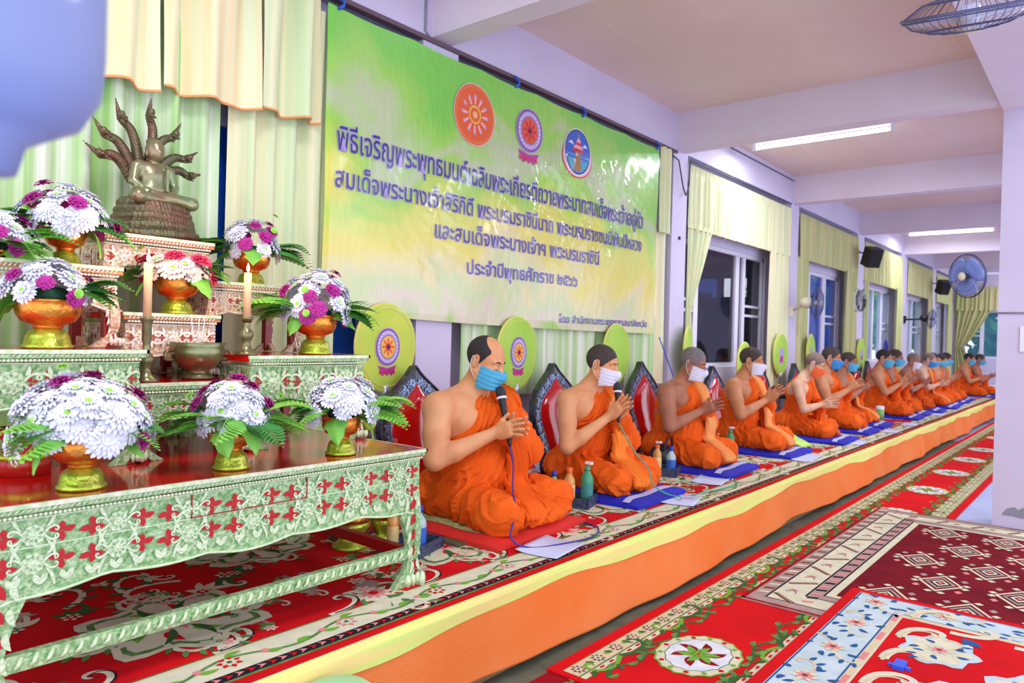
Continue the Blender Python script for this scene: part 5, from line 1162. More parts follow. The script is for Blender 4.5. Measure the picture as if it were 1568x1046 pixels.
PEOPLE = [
 # x, y, rz, kwargs
 (-2.66, 2.85, -.10, dict(skin='fair', hair='hair_black', mask='mask_blue', fat=.046, s=1.04, vox=.0045, tilt=.40, lean=.07, hand=(.33, .445), fang=.30, elz=.30, bald=True, mic=True, seed=1, sash='robe', gap=.010, knee=1.08, spread=.26, turn=.30, lrot=.25, label='person in orange robe with blue mask, thinning dark hair and microphone, nearest the altar')),
 (-2.68, 3.98, -.16, dict(skin='fair', hair='hair_stub', mask='mask_white', fat=.015, s=1.0, vox=.005, tilt=.28, lean=.09, hand=(.315, .49), fang=.75, elz=.26, mic=True, seed=2, sash='robe_light', gap=.010, turn=.42, lrot=.3, label='person in orange robe with a white mask holding a microphone with a green cord')),
 (-2.70, 5.28, -.05, dict(skin='brown', hair='hair_grey', mask='mask_white', fat=.035, s=.99, vox=.0055, tilt=.38, lean=.09, hand=(.33, .43), fang=.45, seed=3, sash='robe_pale', glasses=True, turn=.3, lrot=.2, label='person in orange robe with grey hair, glasses and a white mask')),
 (-2.68, 6.52, .0, dict(skin='tan', hair='hair_stub', mask='mask_white', fat=.02, s=1.0, tilt=.18, lean=.06, hand=(.33, .47), fang=.75, seed=4, sash='robe_pale', turn=.25, lrot=.2, label='person in orange robe, white mask, between glasses wearer and orange-masked person')),
 (-2.62, 7.80, .05, dict(skin='pale', hair='hair_bald', mask='mask_orange', fat=-.012, s=.95, tilt=.50, lean=.13, hand=(.38, .34), fang=.12, robe='robe', seed=5, turn=.15, lrot=.15, label='thin older person in orange robe with an orange mask and bowed head')),
 (-2.66, 8.88, .08, dict(skin='tan', hair='hair_stub', mask='mask_deep', fat=.03, s=1.02, tilt=.20, lean=.05, hand=(.36, .46), fang=.65, seed=6, turn=.15, lrot=.1, label='person in orange robe with a blue mask just behind the orange-masked one')),
 (-2.70, 9.72, .1, dict(skin='brown', hair='hair_stub', mask='mask_blue', s=.95, vox=.008, tilt=.2, hand=(.34, .45), seed=7, sash='robe_pale', label='person half hidden behind the deep-blue-masked one, light blue mask, orange robe')),
 (-2.62, 11.2, .1, dict(skin='tan', hair='hair_black', mask='mask_blue', s=1.0, vox=.007, tilt=.20, lean=.05, hand=(.36, .47), fang=.9, seed=8, label='person in orange robe with dark hair and light blue mask, before the dark blue fan')),
 (-2.66, 12.0, .1, dict(skin='brown', hair='hair_stub', mask='mask_blue', s=1.0, vox=.008, tilt=.2, hand=(.36, .46), seed=9, label='person in light blue mask and orange robe, second from the dark blue fan')),
 (-2.60, 12.75, .1, dict(skin='brown', hair='hair_bald', mask='mask_white', s=.94, vox=.008, tilt=.3, lean=.09, hand=(.36, .42), seed=10, robe='robe_dark', label='shaven brown-skinned person in orange robe with a pale mask, in the far group')),
 (-2.56, 13.75, .1, dict(skin='pale', hair='hair_bald', mask='mask_deep', s=.95, vox=.008, tilt=.32, lean=.09, hand=(.38, .36), fang=.2, seed=11, sash='robe_pale', label='shaven person in orange robe with a blue mask and arms stretched forward')),
 (-2.62, 14.6, .1, dict(skin='tan', hair='hair_black', mask='mask_blue', s=.97, vox=.009, tilt=.25, seed=12, label='dark-haired person in a blue mask right behind the shaven one stretching arms')),
 (-2.62, 15.4, .1, dict(skin='tan', hair='hair_black', mask='mask_blue', s=.95, vox=.009, tilt=.25, seed=13, label='dark-haired person in orange robe, second from the end of the far row')),
 (-2.66, 16.2, .1, dict(skin='brown', hair='hair_black', mask='mask_blue', s=.97, vox=.009, tilt=.2, seed=14, label='dark-haired person in orange robe at the end of the far row')),
 (-2.50, 17.7, .1, dict(skin='tan', hair='hair_black', mask='mask_blue', s=.97, vox=.008, tilt=.32, lean=.07, hand=(.38, .36), fang=.25, seed=15, label='person in orange robe seated apart under the far window, the nearer of two')),
 (-2.42, 18.6, .10, dict(skin='brown', hair='hair_stub', mask='mask_blue', s=.95, vox=.009, tilt=.3, lean=.07, hand=(.38, .40), fang=.4, seed=16, label='person in orange robe under the far window, half hidden behind another')),
]
INFO = []
for i, (x, y, rz, kw) in enumerate(PEOPLE):
    h = .05 if i < 11 else .03
    if i == 0: cushion(x+.18, y+.02, .02, .36, .38, h, 'red cushion with a patterned top under the person nearest the altar', True)
    else: cushion(x+.22, y+.02, .05, .38, .34, h, ['', 'blue cushion with pale stripes under the second person from the altar', 'blue cushion with pale stripes under the person with glasses', 'blue cushion under the fourth person from the altar', 'blue cushion under the person with the orange mask', 'blue cushion under the person behind the orange-masked one', 'blue cushion of the half hidden person before the red backrest', 'blue cushion under the person before the dark blue fan', 'blue cushion beside the one before the dark blue fan', 'blue cushion under the shaven brown-skinned person in the far group', 'blue cushion under the person with outstretched arms in the far group', 'blue cushion in the far row behind the outstretched arms', 'blue cushion second from the end of the far row', 'blue cushion at the end of the far row', 'blue cushion under the nearer person below the far window', 'blue cushion under the hidden person below the far window'][i])
    INFO.append(monk('person', (x, y, ZP+h-.004), rz, group=GP, **kw))
# ------------------------------------------------------------------ microphones
def place(i, p):
    o = INFO[i][0]; return Matrix.Translation(o.location) @ Matrix.Rotation(o.rotation_euler[2], 4, 'Z') @ Matrix.Scale(o.scale[0], 4) @ Vector(p)
def microphone(i, label, cordmat, cord, cl):
    body, T, hc, f, w = INFO[i]
    mouth = T((.135, 0, -.095)); a = np.array([hc[0]+.0, 0, hc[2]-.06]); d = mouth-a; d /= np.linalg.norm(d)
    A = place(i, a); D_ = (place(i, a+d)-A).normalized(); L = np.linalg.norm(mouth-a)*body.scale[0]
    t = thing('microphone', A, label, 'microphone'); R = D_.to_track_quat('Z', 'Y'); t.rotation_mode = 'QUATERNION'; t.rotation_quaternion = R
    MB().lathe([(.004, -.02), (.010, -.01), (.012, 0), (.016, L*.55), (.020, L-.055), (.0245, L-.045)], 16).build('handle', 'black', t)
    MB().lathe([(.0255, L-.048), (.0265, L-.044), (.0265, L-.038), (.0255, L-.036)], 18).build('ring', 'alu', t)
    MB().lathe([(.024, L-.036), (.027, L-.015), (.024, L+.008), (.012, L+.02), (.001, L+.023)], 18).build('grille', mat('micgrille%d' % i, '#2a2a30', .5, bump=.5, bscale=400), t)
    pts = [A-D_*.02]+[Vector(p) for p in cord]
    Mi = (Matrix.Translation(A) @ R.to_matrix().to_4x4()).inverted()
    MB().tube([Mi @ p for p in smoothpath(pts, 8)], .0045, 6).build('cord', cordmat, t)
mat('cord_purple', '#3d2a8c', .5); mat('cord_green', '#3fa88a', .5)
def L_(i, x, y, z): return tuple(place(i, (x, y, z)))
microphone(0, 'black microphone held between the hands of the person nearest the altar', 'cord_purple', [L_(0, .38, -.02, .28), L_(0, .42, -.06, .18), (-2.14, 2.66, .50), (-2.10, 2.58, .40), (-2.05, 2.66, ZP+.008), (-1.98, 2.82, ZP+.008), (-1.95, 3.02, ZP+.008), (-2.02, 3.18, ZP+.008), (-2.16, 3.24, ZP+.008), (-2.3, 3.3, ZP+.008)], 'dark purple microphone cord looping over the carpet in front of the nearest person')
microphone(1, 'black microphone held by the second person from the altar', 'cord_green', [L_(1, .40, .02, .28), L_(1, .44, .04, .22), L_(1, .52, .05, .15), L_(1, .58, .03, .06), (-2.08, 4.18, ZP+.008), (-2.0, 4.5, ZP+.008), (-1.98, 4.8, ZP+.008), (-2.05, 5.0, ZP+.008)], 'green microphone cord running from the second person across the carpet')
# ------------------------------------------------------------------ papers
mat('paper', '#cfd6f2', .7)
def paper(x, y, rz, hx, hy, label, curl=.01):
    t = MB().sheet(lambda u, v: ((u-.5)*2*hx, (v-.5)*2*hy, .003+curl*(abs(u-.5)*2)**3*(1 if u < .5 else .3)), 10, 2).build('paper', 'paper', None, (x, y, ZP+.003)); t.rotation_euler = (0, 0, rz)
    s_ = t.modifiers.new('s', 'SOLIDIFY'); s_.thickness = .001
    return tag(t, label, 'paper', 'paper sheets in front of the people')
paper(-1.99, 2.74, .15, .105, .15, 'pale sheet of paper on the carpet before the person nearest the altar')
paper(-2.03, 4.12, .25, .105, .15, 'pale sheet of paper with spectacles on it, before the second person')
paper(-2.17, 4.86, .2, .105, .16, 'pale sheet of paper before the person with glasses')
paper(-2.02, 6.45, .1, .08, .24, 'long pale paper before the fourth person from the altar')
paper(-2.0, 7.9, .1, .08, .22, 'long pale paper before the person with the orange mask')
paper(-1.99, 9.3, .1, .08, .2, 'pale paper before the deep-blue-masked person', 0); paper(-1.99, 10.3, .1, .08, .2, 'pale paper beside the green and white cup', 0); paper(-2.0, 12.2, .1, .08, .2, 'pale paper before the far group', 0)
def spectacles(x, y, z, rz, label, m):
    b = MB()
    for q in (-1, 1): b.tube([(.022*math.cos(a), q*.034+.026*math.sin(a), .012+.012*math.sin(a*1)) for a in [2*PI*i/14 for i in range(14)]], .0017, 5, closed=True); b.tube([(0, q*.06, .012), (.09, q*.07, .006), (.12, q*.055, .003)], .0017, 5)
    o = b.build('spectacles', m, None, (x, y, z)); o.rotation_euler = (0, 0, rz); tag(o, label, 'glasses')
spectacles(-2.07, 4.1, ZP+.012, 1.2, 'dark spectacles lying on the paper before the second person', 'cord_purple')
spectacles(-2.2, 2.36, ZP+.003, .6, 'clear spectacles lying on the red carpet by the right table leg', mat('pinkframe', '#e8a0a0', .3))
tag(MB().box((-2.55, 2.44, ZP+.001), (-2.30, 2.66, ZP+.016)).build('small_mat', 'dark_mat'), 'small olive mat between the table leg and the red cushion', 'mat')
# ------------------------------------------------------------------ bottles, trays, bowls
mat('pl_orange', '#f06a2a', .35); mat('pl_green', '#2f9a6a', .3, coat=.3); mat('pl_clear', '#a9c8cf', .15, coat=.5); mat('pl_amber', '#e0a050', .25, coat=.5); mat('pl_blue', '#2038b8', .35); mat('pl_white', '#f0eef4', .4); mat('lab_green', '#7fc06a', .5); mat('lab_blue', '#2f66c8', .5); mat('lab_teal', '#3f8f86', .5); mat('lab_cream', '#f0d890', .5)
mat('tray', '#24283a', .5, var='#4a5a80', vscale=60, bump=.4, bscale=90); mat('enamel', '#f0eaea', .3, coat=.3); mat('enamel_red', '#c81e28', .3, coat=.3); mat('lime', '#a9e04a', .7, var='#c9e878', vscale=9)
def bottle(x, y, z, r, h, bodym, labm, capm, label, pump=False):
    t = thing('bottle', (x, y, z), label, 'bottle', 'bottles beside the people')
    MB().lathe([(r*.92, 0), (r, h*.03), (r, h*.60), (r*.92, h*.68), (r*.45, h*.80), (r*.40, h*.86)], 20).build('body', bodym, t)
    MB().lathe([(r*1.012, h*.16), (r*1.015, h*.17), (r*1.015, h*.52), (r*1.012, h*.53)], 20).build('label', labm, t)
    if pump:
        MB().lathe([(r*.5, h*.84), (r*.55, h*.86), (r*.5, h*.93), (r*.18, h*.94), (r*.16, h)], 14).build('collar', capm, t)
        MB().box((-r*.3, -r*.3, h), (r*.9, r*.3, h+.014)).build('pump_head', 'pl_white', t)
    else: MB().lathe([(r*.50, h*.85), (r*.52, h*.86), (r*.52, h*.985), (r*.45, h)], 16).build('cap', capm, t)
    return t
def box_tray(x, y, rz, hx, hy, h, label):
    b = MB(); b.box((-hx, -hy, 0), (hx, hy, .008))
    for a, c in (((-hx, -hy), (hx, -hy+.01)), ((-hx, hy-.01), (hx, hy)), ((-hx, -hy), (-hx+.01, hy)), ((hx-.01, -hy), (hx, hy))): b.box((a[0], a[1], .008), (c[0], c[1], h))
    o = b.build('tray', 'tray', None, (x, y, ZP+.001)); o.rotation_euler = (0, 0, rz); return tag(o, label, 'tray', 'dark trays beside the people')
box_tray(-2.42, 2.27, .3, .10, .12, .05, 'dark tray with bottles between the table leg and the nearest person')
bottle(-2.38, 2.27, ZP+.01, .036, .20, 'pl_clear', 'lab_blue', 'pl_blue', 'clear water bottle with a blue cap and label, right of the altar table leg')
bottle(-2.47, 2.20, ZP+.01, .027, .20, 'pl_amber', 'lab_cream', 'pl_orange', 'orange pump bottle half hidden by the altar table leg', True)
box_tray(-2.42, 3.55, .3, .11, .10, .06, 'dark patterned tray with three bottles between the first and second persons')
bottle(-2.44, 3.52, ZP+.010, .034, .21, 'pl_amber', 'lab_cream', 'pl_orange', 'amber bottle with an orange cap beside the second person')
bottle(-2.37, 3.60, ZP+.010, .036, .23, 'pl_green', 'lab_teal', 'pl_green', 'green spray bottle with a white head beside the second person', True)
bottle(-2.50, 3.45, ZP+.010, .030, .19, 'lab_green', 'lab_blue', 'pl_blue', 'small green carton-like bottle behind the amber one')
box_tray(-2.52, 4.82, .3, .11, .10, .06, 'dark tray with two bottles left of the person with glasses')
bottle(-2.55, 4.78, ZP+.01, .032, .22, 'pl_amber', 'lab_cream', 'pl_orange', 'orange-topped pump bottle left of the person with glasses', True)
bottle(-2.47, 4.84, ZP+.01, .034, .20, 'pl_clear', 'lab_blue', 'pl_blue', 'blue-capped bottle left of the person with glasses')
b = tag(MB().ball((0, 0, .10), .11, 0, 8, (.8, 1, .9)).build('handbag', 'black', None, (-2.62, 4.98, ZP)), 'black bag behind the bottles by the person with glasses', 'bag')
MB().tube(smoothpath([(.05, -.07, .16), (.06, -.03, .24), (.06, .03, .24), (.05, .07, .16)], 6), .008, 6).build('bag_handle', 'black', b)
bottle(-2.56, 6.10, ZP+.01, .036, .22, 'pl_green', 'lab_teal', 'pl_green', 'green spray bottle left of the fourth person', True)
bottle(-2.64, 6.02, ZP+.01, .030, .18, 'pl_amber', 'lab_cream', 'pl_orange', 'small orange-topped bottle left of the fourth person')
bottle(-2.50, 8.48, ZP+.01, .045, .17, 'pl_green', 'pl_green', 'pl_green', 'squat green spray bottle behind the lap of the orange-masked person', True)
bottle(-2.56, 8.30, ZP+.01, .030, .16, 'pl_clear', 'lab_blue', 'pl_orange', 'small bottle with an orange cap beside the squat green bottle')
t = thing('cup', (-2.36, 10.4, ZP), 'green and white tall cup on the carpet near the far group', 'cup')
MB().lathe([(.045, 0), (.05, .2), (.045, .2), (.04, .02)], 18).build('body', 'pl_white', t); MB().lathe([(.0465, .02), (.0505, .16)], 18).build('band', 'lab_green', t)
for i, (x, y, l) in enumerate(((-2.95, 3.66, 'white enamel basin with a red rim behind the nearest person, by the second backrest'), (-2.98, 5.02, 'white enamel basin with a red rim between the second and third backrests'))):
    t = thing('enamel_basin', (x, y, ZP), l, 'basin', 'red rimmed basins by the backrests')
    MB().lathe([(.07, 0), (.085, .02), (.09, .10), (.12, .14), (.112, .14), (.08, .10), (.07, .02)], 28).build('bowl', 'enamel', t)
    MB().lathe([(.115, .136), (.125, .142), (.115, .148), (.108, .142), (.115, .136)], 28).build('rim', 'enamel_red', t); MB().lathe([(.0905, .05), (.092, .07), (.0915, .09)], 28).build('stripe', 'enamel_red', t)
b = MB(); b.sheet(lambda u, v: (lerp(-.05, .20, v)+.02*math.sin(9*u), (u-.5)*.30*(1-.3*v), .17*(1-v)**.8*(1-.5*abs(u-.5)*2)+.012*math.sin(u*18+v*4)*(1-v)+.012), 24, 16)
o = b.build('lime_cloth', ['lime'], None, (-2.42, 7.05, ZP)); tag(o, 'lime green and yellow folded cloth bag beside the knees of the fourth person', 'cloth'); s_ = o.modifiers.new('s', 'SOLIDIFY'); s_.thickness = .012
# ------------------------------------------------------------------ backrests
mat('inlay', '#17181f', .25, coat=.6, var='#2a3550', vscale=30, bump=.3, bscale=80); mat('pearl', '#5f7fae', .25, metal=.4, var='#93a7c4', vscale=50); mat('red_pad', '#cf0f16', .12, coat=.9, spec=.6, var='#c00a12', vscale=2)
def mirror(p): return p+[(-u, v) for u, v in reversed(p) if abs(u) > 1e-6]
OUT = [(0, .80), (.05, .74), (.125, .675), (.195, .61), (.242, .53), (.258, .44), (.245, .35), (.212, .26), (.182, .18), (.170, .11), (.175, .05), (.165, .0)]
INN = [(0, .70), (.045, .645), (.10, .597), (.155, .545), (.188, .48), (.190, .40), (.165, .32), (.132, .23), (.108, .15), (.098, .09), (.095, .04), (.09, .02)]
def backrest():
    t = thing('backrest', (0, 0, 0), '', 'backrest', 'red lacquer backrests behind the people')
    n = len(OUT); lean = lambda v: -.10*v
    P = lambda u, v, d: (lean(v)+d, u*1.11, v*.94+.04)
    b = MB()
    for s in (1, -1):
        for d, fl in ((.028, 0), (-.02, 1)):
            vs = [P(s*u, v, d) for u, v in OUT]+[P(s*u, v, d-.004) for u, v in INN]
            fs = [(i, i+1, n+i+1, n+i) for i in range(n-1)]; b.add(vs, fs, 0)
        b.add([P(s*u, v, .028) for u, v in OUT]+[P(s*u, v, -.02) for u, v in OUT], [(i, i+1, n+i+1, n+i) for i in range(n-1)], 0)
        b.tube([P(s*u, v, .029) for u, v in smoothpath2(OUT)], .008, 6, 0); b.tube([P(s*u, v, .026) for u, v in smoothpath2(INN)], .005, 6, 1)
        D = Deco(b, lambda u, v, h: P(s*u, v, .0285+h), .0006)
        for i in range(1, n-1):
            mu = (OUT[i][0]+INN[i][0])/2; mv = (OUT[i][1]+INN[i][1])/2; wd = math.hypot(OUT[i][0]-INN[i][0], OUT[i][1]-INN[i][1]); a = math.atan2(OUT[i+1][1]-OUT[i-1][1], OUT[i+1][0]-OUT[i-1][0])
            D.rosette(mu, mv, wd*.30, 7, (1, 0, 1), 2)
            nx = ((OUT[i+1][0]+INN[i+1][0])/2, (OUT[i+1][1]+INN[i+1][1])/2) if i < n-2 else (mu, mv-.03); b_ = math.atan2(nx[1]-mv, nx[0]-mu); hm_ = ((mu+nx[0])/2, (mv+nx[1])/2)
            for q in (-1, 1): D.petal(hm_[0], hm_[1], b_+q*.9, wd*.38, wd*.08, 1, 2, -q*.8); D.petal(hm_[0], hm_[1], b_+PI+q*.9, wd*.38, wd*.08, 1, 2, q*.8)
        D.rosette(.03, .70, .03, 6, (1, 1, 0), 2)
    b.build('frame', ['inlay', 'pearl'], t)
    b = MB(); ol = [(u, v) for u, v in smoothpath2(INN)]; m = len(ol); rows = 10
    vs = []
    for u, v in ol:
        for k in range(-rows, rows+1):
            q = k/rows; e = 1-q*q; vs.append(P(u*q, v, .022+.05*e**.7*min(1, (.70-v)/.10+.15)*min(1, v/.05+.2)))
    w_ = 2*rows+1; b.add(vs, [(i*w_+k, i*w_+k+1, (i+1)*w_+k+1, (i+1)*w_+k) for i in range(m-1) for k in range(w_-1)], 0, True)
    b.build('red_panel', 'red_pad', t)
    for s in (-1, 1): MB().tube([(-.075, s*.15, .55), (-.15, s*.17, .0)], .018, 6).build('strut', 'black', t)
    MB().box((-.03, -.19, 0), (.05, .19, .05)).build('foot', 'inlay', t)
    MB().box((-.115, -.42, .34), (-.085, .20, .385)).build('back_bar', 'black', t)
    return t
def smoothpath2(pts): return [(p.x, p.y) for p in smoothpath([(u, v, 0) for u, v in pts], 4)]
BK = [(-2.99, 2.85, 'red lacquer backrest with a black inlaid frame behind the person nearest the altar'), (-2.99, 4.17, 'red lacquer backrest with a black inlaid frame behind the second person from the altar'), (-2.99, 5.40, 'red lacquer backrest with a black inlaid frame seen clear left of the person with glasses'),
  (-2.99, 6.80, 'red lacquer backrest showing right of the face of the person with glasses'), (-2.99, 8.02, 'red lacquer backrest showing just right of the fourth person'), (-2.99, 9.15, 'red lacquer backrest tip left of the orange-masked person'), (-2.95, 11.62, 'red lacquer backrest left of the person with the dark blue fan behind'), (-2.99, 12.55, 'red lacquer backrest tip below the dark blue fan')]
p0 = backrest()
for i, (x, y, l) in enumerate(BK):
    o = p0 if i == 0 else copy_tree(p0); o.location = (x, y, ZP); o['label'] = l; o.rotation_euler = (0, 0, .06)
    if i > 2: o.scale = (1, .9, .93)
# ------------------------------------------------------------------ ceremonial fans
mat('fan_cloth', '#d3e057', .7, var='#c2dc50', vscale=5); mat('fan_lime', '#a6d84a', .7, var='#b4e05a', vscale=5); mat('fan_edge', '#e9dd7c', .6); mat('fan_blue', '#1c1aa0', .6); mat('pole', '#5c3328', .4); mat('silver', '#c9cbd6', .25, metal=.6)
def hand_fan(x, y, zc, rz, m, label, emb=2, tilt=0., r=(.235, .245), small=False):
    t = thing('ceremonial_fan', (x, y, ZP), label, 'fan', 'oval ceremonial fans on poles', rz); t.rotation_euler = (tilt, 0, rz)
    z0 = zc-ZP
    def ov(k, n=40): return [(k*r[0]*math.cos(a)*(1+.05*math.sin(a)), z0+k*r[1]*math.sin(a)) for a in [2*PI*i/n for i in range(n)]]
    b = MB(); b.prism(ov(1), lambda u, v, d: (d, u, v), -.012, .012, 0); fan = b.build('leaf', m, t); bevel(fan, .004)
    b = MB(); b.tube([(0, u, v) for u, v in ov(1.0)], .009, 6, 0, closed=True); b.tube([(.013, u, v) for u, v in ov(.9)], .003, 5, 0, closed=True); b.build('rim', 'fan_edge' if m != 'fan_blue' else 'fan_blue', t)
    if emb: emblem('printed_emblem', 0, z0+.005, r[0]*.42, r[1]*.44, 2, t, x=.006, fn=lambda u, v, h: (.0125+h, u, v)) if not small else MB().box((.012, -.06, z0-.10), (.014, .06, z0+.08)).build('printed_emblem', 'em_lav', t)
    if small: MB().box((.0141, -.05, z0-.09), (.0155, .05, z0-.02)).build('printed_band', 'em_magenta', t)
    MB().lathe([(.0, z0-r[1]+.06), (.02, z0-r[1]+.03), (.03, z0-r[1]+.0), (.022, z0-r[1]-.03), (.01, z0-r[1]-.045)], 14).build('finial', 'silver', t)
    zb = z0-r[1]-.04
    if zb > .05: MB().lathe([(.02, 0), (.012, .05), (.008, .1), (.009, zb*.6), (.013, zb*.64), (.008, zb*.68), (.013, zb*.75), (.008, zb*.8), (.014, zb*.88), (.009, zb)], 12).build('pole', 'pole', t)
    MB().lathe([(.04, 0), (.04, .012), (.03, .03), (.022, .03)], 20).build('stand', 'pole', t)
    return t
FANS = [(-3.15, 2.72, 1.23, .1, 'fan_cloth', 'large yellow round fan with a purple emblem behind the first backrest, next to the altar', 2, 0, False), (-3.15, 3.88, 1.20, .1, 'fan_lime', 'yellow-green round fan with a purple emblem right of the nearest head', 2, 0, False), (-3.15, 5.16, 1.19, .1, 'fan_lime', 'plain lime round fan behind the head of the second person', 0, 0, False),
 (-3.13, 6.40, 1.2, .32, 'fan_lime', 'narrow edge-on lime fan against the curtain left of the first open window', 0, 0, False), (-3.12, 7.65, 1.08, .07, 'fan_lime', 'tilted lime fan with a small emblem in front of the first window', 2, -.16, True), (-3.13, 8.88, 1.18, 0, 'fan_lime', 'lime fan with a small emblem before the straight pale curtain', 2, 0, True),
 (-3.13, 10.0, 1.2, .1, 'fan_lime', 'lime fan with a small emblem before the second window', 2, 0, True), (-3.15, 12.55, 1.18, 0, 'fan_lime', 'lime fan with a small emblem below the clock', 2, 0, True), (-3.05, 13.7, 1.18, .35, 'fan_blue', 'dark blue round fan in front of the third window', 0, 0, False)]
for a in FANS: hand_fan(*a[:5], a[5], a[6], a[7], small=a[8])
# ------------------------------------------------------------------ wall fans, speakers, clock
mat('fan_guard', '#5a5f86', .35, metal=.4); mat('fan_white', '#dfe2f6', .35); mat('fan_beige', '#e6dcc4', .4); mat('blade', '#8ea6f2', .25, spec=.6); mat('blade_pale', '#9aa8ee', .25)
def electric_fan(loc, rot, R, label, group, body='fan_white', blade='blade', arm=None, spokes=44):
    """axis along local +X (front)"""
    t = thing('electric_fan', loc, label, 'electric fan', group); t.rotation_euler = rot
    b = MB(); ring = lambda r, x, w: b.tube([(x, r*math.cos(a), r*math.sin(a)) for a in [2*PI*i/40 for i in range(40)]], w, 5, closed=True)
    ring(R, 0, .007); ring(R*.98, .012, .004); ring(R*.7, .055, .0025); ring(R*.4, .075, .0025); ring(R*.7, -.05, .0025)
    for i in range(spokes):
        a = 2*PI*i/spokes; c, s = math.cos(a), math.sin(a); q = lambda r, x: (x, r*c, r*s)
        b.tube([q(R*.2, .08), q(R*.55, .068), q(R*.85, .04), q(R, 0)], .0014, 4); b.tube([q(R*.25, -.075), q(R*.7, -.05), q(R, 0)], .0014, 4)
    b.build('guard', 'fan_guard', t)
    MB().lathe([(0.001, .09), (R*.16, .085), (R*.2, .078), (R*.2, .07)], 20, axis='X').build('hub_badge', 'fan_beige', t)
    for k in range(3):
        a0 = 2*PI*k/3+.5
        def f(u, v):
            r = lerp(R*.14, R*.9, u); a = a0+(v-.5)*(1.55+.4*math.sin(PI*u)); return (.02+.035*(v-.5)*(1-.3*u), r*math.cos(a), r*math.sin(a))
        o = MB().sheet(f, 10, 10).build('blade', blade, t); s_ = o.modifiers.new('s', 'SOLIDIFY'); s_.thickness = .003
    MB().lathe([(R*.13, .05), (R*.15, .0), (R*.15, -.02), (R*.05, -.03)], 18, axis='X').build('hub', 'black' if blade == 'blade' else body, t)
    MB().lathe([(R*.25, -.06), (R*.36, -.08), (R*.36, -.15), (R*.22, -.19), (.001, -.2)], 22, axis='X').build('motor_housing', body, t)
    if arm:
        M_ = (Matrix.Translation(loc) @ Matrix.Rotation(rot[2], 4, 'Z') @ Matrix.Rotation(rot[1], 4, 'Y')).inverted()
        A = [M_ @ Vector(p) for p in arm]; MB().tube([Vector((-.13, 0, 0))]+A, .018, 8).build('arm', body, t)
        MB().obox(A[-1], (1,0,0), (0,1,0), (0,0,1), (.03, .05, .07)).build('wall_mount', body, t)
    return t
GF = 'wall fans'
electric_fan((-1.28, 9.3, 2.10), (0, .12, -2.2), .235, 'large blue-bladed wall fan standing out from the white hall pillar', GF, 'fan_white', 'blade', [(-1.2, 9.6, 2.14), (-.9, 9.55, 2.14), (-.72, 9.5, 2.14)])
electric_fan((-2.86, 9.32, 1.82), (0, .05, .35), .19, 'beige wall fan on the pillar right of the first open window', GF, 'fan_beige', 'blade_pale', [(-3.05, 9.3, 1.78), (-3.19, 9.38, 1.72)])
electric_fan((-2.75, 15.85, 1.86), (0, .1, .2), .19, 'small far wall fan with a dark arm on the pillar beyond the clock', GF, 'black', 'blade_pale', [(-2.98, 15.8, 1.85), (-3.19, 15.75, 1.84)])
nv_ = Vector((-.05, .36, -.93)).normalized(); ang_ = Vector((1, 0, 0)).rotation_difference(nv_).to_euler()
electric_fan((-.5, 3.49, 2.69), ang_, .25, 'ceiling orbit fan with a wire cage at the upper right', 'ceiling fans', 'fan_white', 'fan_white')
tag(MB().tube([(-.49, 3.44, 2.86), (-.49, 3.42, 3.1), (-.49, 3.42, 3.42)], .02, 8).build('fan_bracket', 'white'), 'white rod hanging the wire-caged fan from the hall beam', 'bracket')
def speaker(x, y, z, rot, label):
    t = thing('loudspeaker', (x, y, z), label, 'loudspeaker', 'black wall speakers'); t.rotation_euler = rot; t.scale = (.75, .72, .72)
    bevel(MB().box((-.13, -.15, -.20), (.12, .15, .20)).build('cabinet', 'black', t), .01)
    MB().box((.12, -.135, -.185), (.128, .135, .185)).build('grille', mat('spk'+str(int(y)), '#101014', .7, bump=.5, bscale=200), t)
    MB().box((-.10, .1501, -.16), (.09, .154, .16)).build('side_panel', 'grey', t)
    MB().tube([(-.13, 0, 0), (-.34, 0, -.02), (-.50, 0, -.05)], .02, 8).build('bracket', 'grey', t)
speaker(-2.93, 12.15, 2.67, (0, .42, -.75), 'black wall speaker near the ceiling, nearer of the two')
speaker(-2.93, 18.1, 2.62, (0, .42, -.75), 'black wall speaker near the ceiling, by the far corner of the room')
t = thing('wall_clock', (-3.14, 12.3, 2.02), 'round white wall clock seen edge-on on the pillar between two windows', 'clock', None, -.22)
MB().lathe([(.182, -.02), (.186, .0), (.182, .028), (.175, .03)], 36, axis='X').build('rim', 'white', t); MB().lathe([(.001, .032), (.176, .032)], 36, axis='X').build('dial', 'white', t)
b = MB(); b.box((.033, -.006, -.01), (.035, .006, .11)); b.box((.033, -.01, -.005), (.035, .08, .006))
for k in range(12): a = PI/6*k; b.obox((.0335, .15*math.cos(a), .15*math.sin(a)), (1,0,0), (0,math.cos(a),math.sin(a)), (0,-math.sin(a),math.cos(a)), (.001, .012, .003))
b.build('hands_and_marks', 'black', t)
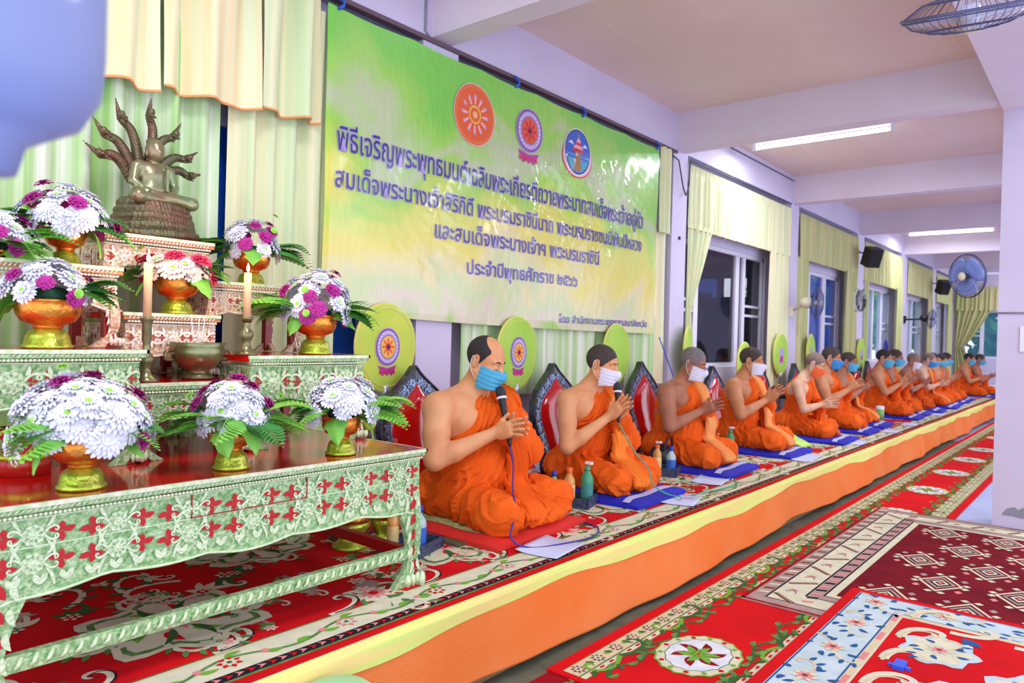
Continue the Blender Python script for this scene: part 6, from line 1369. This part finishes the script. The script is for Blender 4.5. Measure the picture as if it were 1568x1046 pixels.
# pale plastic stool top seen at the bottom edge
mat('stool', '#a9dca0', .5)
t = thing('stool', (-1.655, 1.285, 0.003), 'pale green plastic stool top just showing at the bottom edge', 'stool')
MB().lathe([(.10, .285), (.105, .30), (.09, .312), (.04, .318), (.001, .319)], 28).build('seat', 'stool', t)
for k in range(4): a = PI/2*k+.4; MB().tube([(.075*math.cos(a), .075*math.sin(a), .29), (.10*math.cos(a), .10*math.sin(a), 0)], .014, 8).build('leg', 'stool', t)
# out-of-focus white rounded housing hanging close to the camera
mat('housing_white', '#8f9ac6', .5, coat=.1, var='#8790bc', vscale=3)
t = thing('hanging_housing', (-.66, .165, 1.56), 'blurred white rounded housing hanging close to the camera at the upper left', 'housing')
o = MB().lathe([(.001, -.14), (.028, -.137), (.034, -.115), (.052, -.104), (.070, -.095), (.083, -.072), (.086, -.04), (.086, .3), (.001, .3)], 40).build('shell', 'housing_white', t)
MB().tube([(0, 0, .3), (0, 0, 1.87)], .012, 8).build('stem', 'white', t)
tag(MB().ball((-2.0, 20.0, .55), .10, 0, 8, (1, 1.4, .8)).box((-2.3, 19.6, 0), (-1.7, 20.4, .48), 1).build('bag_on_box', ['black', 'white']), 'dark bag resting on a white ledge beyond the end of the platform', 'bag')
for i, (x, y, l) in enumerate(((-2.80, 2.16, 'yellow pointed leaf offering on a dark stand just past the table end, the left one'), (-2.80, 2.32, 'yellow pointed leaf offering on a dark stand just past the table end, the right one'))):
    t = thing('leaf_offering', (x, y, ZP), l, 'offering', 'leaf offerings behind the table end')
    MB().lathe([(.05, 0), (.05, .012), (.014, .03), (.012, .46), (.035, .50), (.02, .50)], 16).build('stand', 'pole', t)
    MB().lathe([(.022, .495), (.034, .53), (.026, .57), (.001, .63)], 12, wave=.15, waven=6).build('leaf_cone', 'fan_cloth', t)
# electrical plate on the hall pillar
tag(MB().box((-.55, 6.444, 1.30), (-.47, 6.459, 1.48)).build('switch_plate', 'white'), 'white switch plate on the hall pillar', 'switch')
tag(MB().tube([(-.69, 6.45, 1.58), (-.39, 6.45, 1.58)], .006, 6).build('wall_cable', 'grey'), 'thin cable running across the hall pillar', 'cable')
